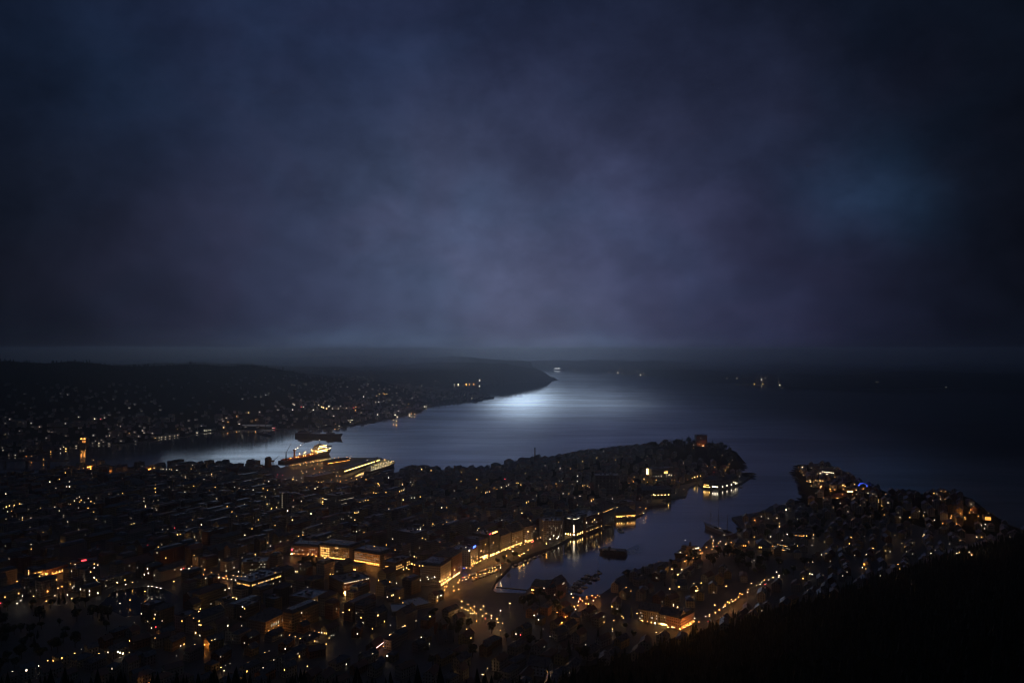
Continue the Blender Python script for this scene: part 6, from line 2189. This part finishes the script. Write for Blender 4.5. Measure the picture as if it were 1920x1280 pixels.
def scatter(poly, n, con=.2, s=(.8, 1.2), seed=1):
    rr = random.Random(seed)
    xs, ys = [p[0] for p in poly], [p[1] for p in poly]
    for _ in range(n):
        x, y = rr.uniform(min(xs), max(xs)), rr.uniform(min(ys), max(ys))
        if inside(poly, [x], [y])[0] and not inside(HEAD, [x], [y])[0] and not inside(LAKE, [x], [y])[0]:
            tree(x, y, rr.random() < con, rr.uniform(*s))


scatter(DARKPARK, 90, .15, (.8, 1.3), 2)
scatter(TIPPARK, 130, .25, (1.1, 1.9), 3)
scatter(BRYGTREES, 90, .2, (.8, 1.2), 4)
scatter(FORTPARK, 70, .1, (.8, 1.3), 5)
scatter(PARK2, 26, .0, (.7, 1.0), 6)
scatter([P(*q, 3) for q in ((790, 1290), (790, 1150), (850, 1135), (950, 1190), (1100, 1150), (1190, 1130), (1190, 1290))], 110, .12, (.7, 1.1), 17)
scatter([P(*q, 3) for q in ((965, 1118), (1000, 1118), (1060, 1124), (1060, 1150), (1000, 1160), (950, 1140))], 50, .1, (.8, 1.2), 7)
scatter([P(*q, 3) for q in ((925, 1064), (956, 1062), (1000, 1044), (990, 1038), (930, 1054))], 26, .0, (.6, .85), 8)
scatter([P(*q, 12) for q in ((1040, 862), (1100, 848), (1230, 838), (1230, 850), (1100, 862), (1050, 874))], 70, .3, (.9, 1.4), 9)
scatter([P(*q, 6) for q in ((1490, 885), (1512, 880), (1530, 905), (1512, 925))], 26, .2, (.9, 1.3), 10)
scatter([P(*q, 6) for q in ((1380, 1000), (1480, 960), (1640, 955), (1700, 990), (1560, 1010), (1420, 1012))], 120, .15, (.8, 1.2), 12)
scatter([P(*q, 3) for q in ((786, 884), (850, 884), (850, 895), (786, 893))], 12, .1, (.9, 1.2), 13)
scatter([P(*q, 3) for q in ((380, 884), (425, 882), (428, 892), (385, 896))], 22, .1, (1, 1.5), 14)
for x, y, L, W, rz in lots:
    if y < 1450 and rng.random() < .035:
        tree(x + rng.uniform(-30, 30), y + rng.uniform(-30, 30), rng.random() < .15, rng.uniform(.6, 1.0))
# the wooded hillside under the look-out: one dark wood
m_ = MB()
rr = random.Random(99)
nw = 0
for _ in range(26000):
    x, y = rr.uniform(-900, 1500), rr.uniform(120, 1500)
    d = (x - HILL_A[0]) * HN[0] + (y - HILL_A[1]) * HN[1]
    if d < 12 and y > 640:
        continue
    z = gz(x, y)
    if z < 4:
        continue
    px, py = pix(x, y, z + 8)
    if not (-80 < px < 2000) or y < 200 or py > 1420:
        continue
    if taken((x, y, 5, 5, 0), 1) or z > 262:
        continue
    conifer_mb(rr.uniform(9, 16), rr.random(), m_, (x, y, z - 1), 3, 5)
    nw += 1
print('wood', nw, TREES)
tag(m_.build('hillside_wood', PINE), 'black wooded hillside rising at the right under the look-out', 'wood', None, 'stuff')
# tree line over the far ridges
m_ = MB()
pts = np.stack([rg.uniform(-4500, 440, 26000), rg.uniform(2300, 8500, 26000)], 1)
pts = pts[inside(WEST, pts[:, 0], pts[:, 1])]
zz_ = west_z(pts[:, 0], pts[:, 1])
sd_ = seg_dist(WEST[1:-3], pts[:, 0], pts[:, 1])
nf = 0
for (x, y), z, q in zip(pts, zz_, sd_):
    px, py = pix(x, y, z)
    if -40 < px < 1060 and q > 12 and (z > 90 or q < 60 or y > 6300) and nf < 9000:
        conifer_mb(rr.uniform(11, 20), rr.random(), m_, (x, y, float(z) - 1), 2, 5)
        nf += 1
tag(m_.build('far_wood', PINE), 'dark forest over the far ridges across the fjord', 'wood', None, 'stuff')

# ---------------------------------------------------------------- cars on the lit streets
def car_mesh():
    m_ = MB()
    m_.add([(-2.2, -.88, .3), (2.2, -.88, .3), (2.2, .88, .3), (-2.2, .88, .3), (-2.2, -.88, .85), (2.2, -.86, .72), (2.2, .86, .72), (-2.2, .88, .85),
            (-2.0, -.86, .95), (.8, -.86, .95), (.8, .86, .95), (-2.0, .86, .95)],
           [(0, 3, 2, 1), (0, 1, 5, 9, 8, 4), (2, 3, 7, 11, 10, 6), (1, 2, 6, 5), (3, 0, 4, 7), (4, 8, 11, 7), (5, 6, 10, 9), (8, 9, 10, 11)])
    m_.add([(-1.9, -.8, .953), (.75, -.8, .953), (.75, .8, .953), (-1.9, .8, .953), (-1.3, -.66, 1.45), (.1, -.66, 1.45), (.1, .66, 1.45), (-1.3, .66, 1.45)],
           [(3, 2, 1, 0), (4, 5, 6, 7), (0, 1, 5, 4), (1, 2, 6, 5), (2, 3, 7, 6), (3, 0, 4, 7)], 1)
    return m_


CARPAINT = [plain('car_paint_%s' % n, c, .3) for n, c in (('silver', (.35, .36, .38)), ('black', (.02, .02, .022)), ('red', (.25, .02, .02)))]
CARME = [car_mesh().mesh('body', [c, plain('car_glass', (.01, .01, .012), .1)]) for c in CARPAINT]
wh = MB()
for x in (-1.35, 1.35):
    for y in (-.86, .86):
        wh.tube((x, y - .1, .32), (x, y + .1, .32), .32, .32, 10)
WHEEL = []
w1 = MB()
w1.tube((0, -.11, 0), (0, .11, 0), .33, .33, 10)
WHEEL = w1.mesh('wheel', plain('tyre', (.015, .015, .015)))
hl = MB()
hl.ball((0, 0, 0), .2, 6, 4)
HEADL, TAILL = hl.mesh('headlight', glow('headlight', (1, .9, .75), 30)), hl.mesh('tail_light', glow('tail_light', RED, 14))
nc = 0
for si, (ln_, wd_) in enumerate(STL):
    for j in range(len(ln_) - 1):
        (x0, y0), (x1, y1) = ln_[j], ln_[j + 1]
        d = hypot(x1 - x0, y1 - y0)
        a = atan2(y1 - y0, x1 - x0)
        for q in range(int(d / 45)):
            if rng.random() < .55:
                continue
            sg = rng.choice((-1, 1))
            u = (q + rng.random()) / max(1, int(d / 45))
            x, y = x0 + (x1 - x0) * u - sg * sin(a) * -2.6, y0 + (y1 - y0) * u + sg * cos(a) * -2.6
            if taken((x, y, 5, 3, a), .3) or gz(x, y) < 0:
                continue
            take((x, y, 5, 2.4, a))
            ci = rng.randrange(3)
            cr_ = thing('parked_car', None, 'car', (x, y, gz(x, y) + .03), a + (pi if sg < 0 else 0), 'cars on the lit streets')
            put('body', CARME[ci], cr_)
            for cx_ in (-1.35, 1.35):
                for cy_ in (-.8, .8):
                    put('wheel', WHEEL, cr_, (cx_, cy_, .33))
            if rng.random() < .6:
                for cy_ in (-.6, .6):
                    put('headlight', HEADL, cr_, (2.2, cy_, .6))
                    put('tail_light', TAILL, cr_, (-2.2, cy_, .65))
            auto(cr_, '%s car' % ('silver', 'black', 'red')[ci], 'car', 'cars on the lit streets', (x, y, 4))
            nc += 1
# roads with kerb lines for those streets
for si, (ln_, wd_) in enumerate(STL):
    m_ = MB()
    for j in range(len(ln_) - 1):
        (x0, y0), (x1, y1) = ln_[j], ln_[j + 1]
        a = atan2(y1 - y0, x1 - x0)
        nx_, ny_ = -sin(a), cos(a)
        k = 0.55 * wd_
        z0_, z1_ = gz(x0, y0), gz(x1, y1)
        z0_, z1_ = max(z0_, 3) + .02, max(z1_, 3) + .02
        m_.face([(x0 - nx_ * k, y0 - ny_ * k, z0_), (x1 - nx_ * k, y1 - ny_ * k, z1_), (x1 + nx_ * k, y1 + ny_ * k, z1_), (x0 + nx_ * k, y0 + ny_ * k, z0_)], 0)
        for sg in (-1, 1):
            e0, e1 = sg * k, sg * (k + .35)
            m_.face([(x0 + nx_ * e0, y0 + ny_ * e0, z0_ + .12), (x1 + nx_ * e0, y1 + ny_ * e0, z1_ + .12), (x1 + nx_ * e1, y1 + ny_ * e1, z1_ + .12), (x0 + nx_ * e1, y0 + ny_ * e1, z0_ + .12)], 1)
        n_ = int(hypot(x1 - x0, y1 - y0) / 9)
        for q in range(n_):
            u0, u1 = (q + .2) / n_, (q + .6) / n_
            p0, p1 = (x0 + (x1 - x0) * u0, y0 + (y1 - y0) * u0), (x0 + (x1 - x0) * u1, y0 + (y1 - y0) * u1)
            za, zb = z0_ + (z1_ - z0_) * u0 + .005, z0_ + (z1_ - z0_) * u1 + .005
            m_.face([(p0[0] - nx_ * .08, p0[1] - ny_ * .08, za), (p1[0] - nx_ * .08, p1[1] - ny_ * .08, zb), (p1[0] + nx_ * .08, p1[1] + ny_ * .08, zb), (p0[0] + nx_ * .08, p0[1] + ny_ * .08, za)], 2)
    struct(m_.build('road', [plain('road_asphalt', (.05, .05, .052), .55), STONE, plain('road_paint', (.6, .6, .58))]))

# ---------------------------------------------------------------- labels: what it looks like, and where it stands
NUM = ['no', 'one', 'two', 'three', 'four', 'five', 'six', 'seven', 'eight', 'nine', 'ten']
FORM = {'gable': 'gabled', 'hip': 'hipped', 'mansard': 'mansard', 'flat': 'flat'}
for b in BOX:
    if not b['auto']:
        continue
    n = len(b['lit'])
    noun = {'wooden_house': 'house', 'headland_house': 'house', 'office_building': 'block', 'town_house': 'block', 'apartment_house': 'block'}[b['name']]
    d_ = '%s %s %s %s' % (WNAME[b['wall']], RNAME[b['rmat']], FORM[b['roof']], noun)
    d_ = 'unlit ' + d_ if n == 0 else d_ + ', %s window%s lit,' % (NUM[n] if n < 10 else 'many', '' if n == 1 else 's')
    auto(b['obj'], d_, b['cat'], b['group'], (b['cx'], b['cy'], b['z0'] + b['h'] * .6))
O1 = 'first second third fourth fifth sixth seventh eighth ninth tenth eleventh twelfth thirteenth fourteenth fifteenth sixteenth seventeenth eighteenth nineteenth'.split()
ORD = O1 + [w_ for t_, q in (('twenty', 'twentieth'), ('thirty', 'thirtieth'), ('forty', 'fortieth'), ('fifty', 'fiftieth'), ('sixty', 'sixtieth')) for w_ in [q] + ['%s-%s' % (t_, v_) for v_ in O1[:9]]]
anchor('small town lake', (*P(258, 1124), 3))
anchor('bright amber market street', (*P(900, 1148), 6))
anchor('black lower left park', (*P(95, 1180), 6))
print('long anchors', [p for p, _ in ANCHORS if len(p.split()) > 5])
AN = [(ph, pix(*p_)) for ph, p_ in ANCHORS]
groups = {}
for o_, desc, p_ in AUTO:
    q = pix(*p_)
    best = min(AN, key=lambda a: hypot(a[1][0] - q[0], (a[1][1] - q[1]) * 2.0))
    dx, dy = q[0] - best[1][0], (q[1] - best[1][1]) * 2.0
    rel = ('right of' if dx > 0 else 'left of') if abs(dx) >= abs(dy) else ('below' if dy > 0 else 'above')
    groups.setdefault((desc, rel, best[0]), []).append((hypot(dx, dy), o_))
for (desc, rel, ph), lst in groups.items():
    lst.sort(key=lambda v_: v_[0])
    for i, (_, o_) in enumerate(lst):
        o_['label'] = ('%s %s' % (ORD[i], desc) if len(lst) > 1 else desc) + ' %s the %s' % (rel, ph)
lens = [len(o_['label'].split()) for o_, _, _ in AUTO]
print('labels', len(lens), 'longest', max(lens), 'cars', nc, 'lamps', len(LAMPS), 'objects', len(bpy.data.objects))

# ---------------------------------------------------------------- the damp air
hz = MB()
hz.box(-17000, 17000, -2700, 27000, -8, 362)
hm = bpy.data.materials.new('damp_air')
hm.use_nodes = True
t = NT(hm.node_tree)
o = t.new('ShaderNodeOutputMaterial')
pv = t.new('ShaderNodeVolumePrincipled')
pv.inputs['Color'].default_value = (0.90, 0.95, 1.0, 1)
pv.inputs['Density'].default_value = 0.00009
pv.inputs['Anisotropy'].default_value = 0.88
t.link(pv.outputs[0], o.inputs['Volume'])
hm.cycles.homogeneous_volume = True
tag(hz.build('haze', hm), None, None, None, 'stuff')

# ---------------------------------------------------------------- the fog that hangs on the far ridges
fg = MB()
fg.box(-9500, 9500, 4300, 17500, 60, 358)
fm = bpy.data.materials.new('ridge_fog')
fm.use_nodes = True
t = NT(fm.node_tree)
o = t.new('ShaderNodeOutputMaterial')
pv = t.new('ShaderNodeVolumePrincipled')
pv.inputs['Color'].default_value = (0.90, 0.95, 1.0, 1)
pv.inputs['Anisotropy'].default_value = 0.88
co = t.new('ShaderNodeTexCoord').outputs['Object']
sp = t.new('ShaderNodeSeparateXYZ')
t.link(co, sp.inputs[0])
nz = t.noise(t.v('MULTIPLY', co, (0.0006, 0.0005, 0.006)), 1.0, 4, 0.55)
base = t.m('ADD', sp.outputs[2], t.m('MULTIPLY', t.m('SUBTRACT', nz, 0.5), 220))
dens = t.m('MULTIPLY', t.m('MULTIPLY', t.ramp(base, 110, 240), t.ramp(base, 345, 270)), t.ramp(sp.outputs[1], 4400, 6500))
# it lies on the ridges either side; the fjord mouth itself is open
angle = t.m('DIVIDE', sp.outputs[0], sp.outputs[1])
open_ = t.m('ADD', t.ramp(angle, -0.035, -0.15), t.ramp(angle, 0.16, 0.30))
dens = t.m('MULTIPLY', dens, t.m('ADD', t.m('MULTIPLY', open_, 0.95), 0.05))
# and a thicker bank of it fills the view beyond the fjord mouth
back = t.m('MULTIPLY', t.m('MULTIPLY', t.ramp(base, 110, 250), t.ramp(base, 400, 280)), t.ramp(sp.outputs[1], 10800, 12500))
dens = t.m('ADD', t.m('MULTIPLY', dens, 0.0006), t.m('MULTIPLY', back, 0.00022))
t.put(pv.inputs['Density'], dens)
t.link(pv.outputs[0], o.inputs['Volume'])
fm.cycles.volume_step_rate = 0.35
tag(fg.build('fog_bank', fm), 'pale fog bank hanging low over the far ridges and the fjord mouth', 'fog', None, 'stuff')
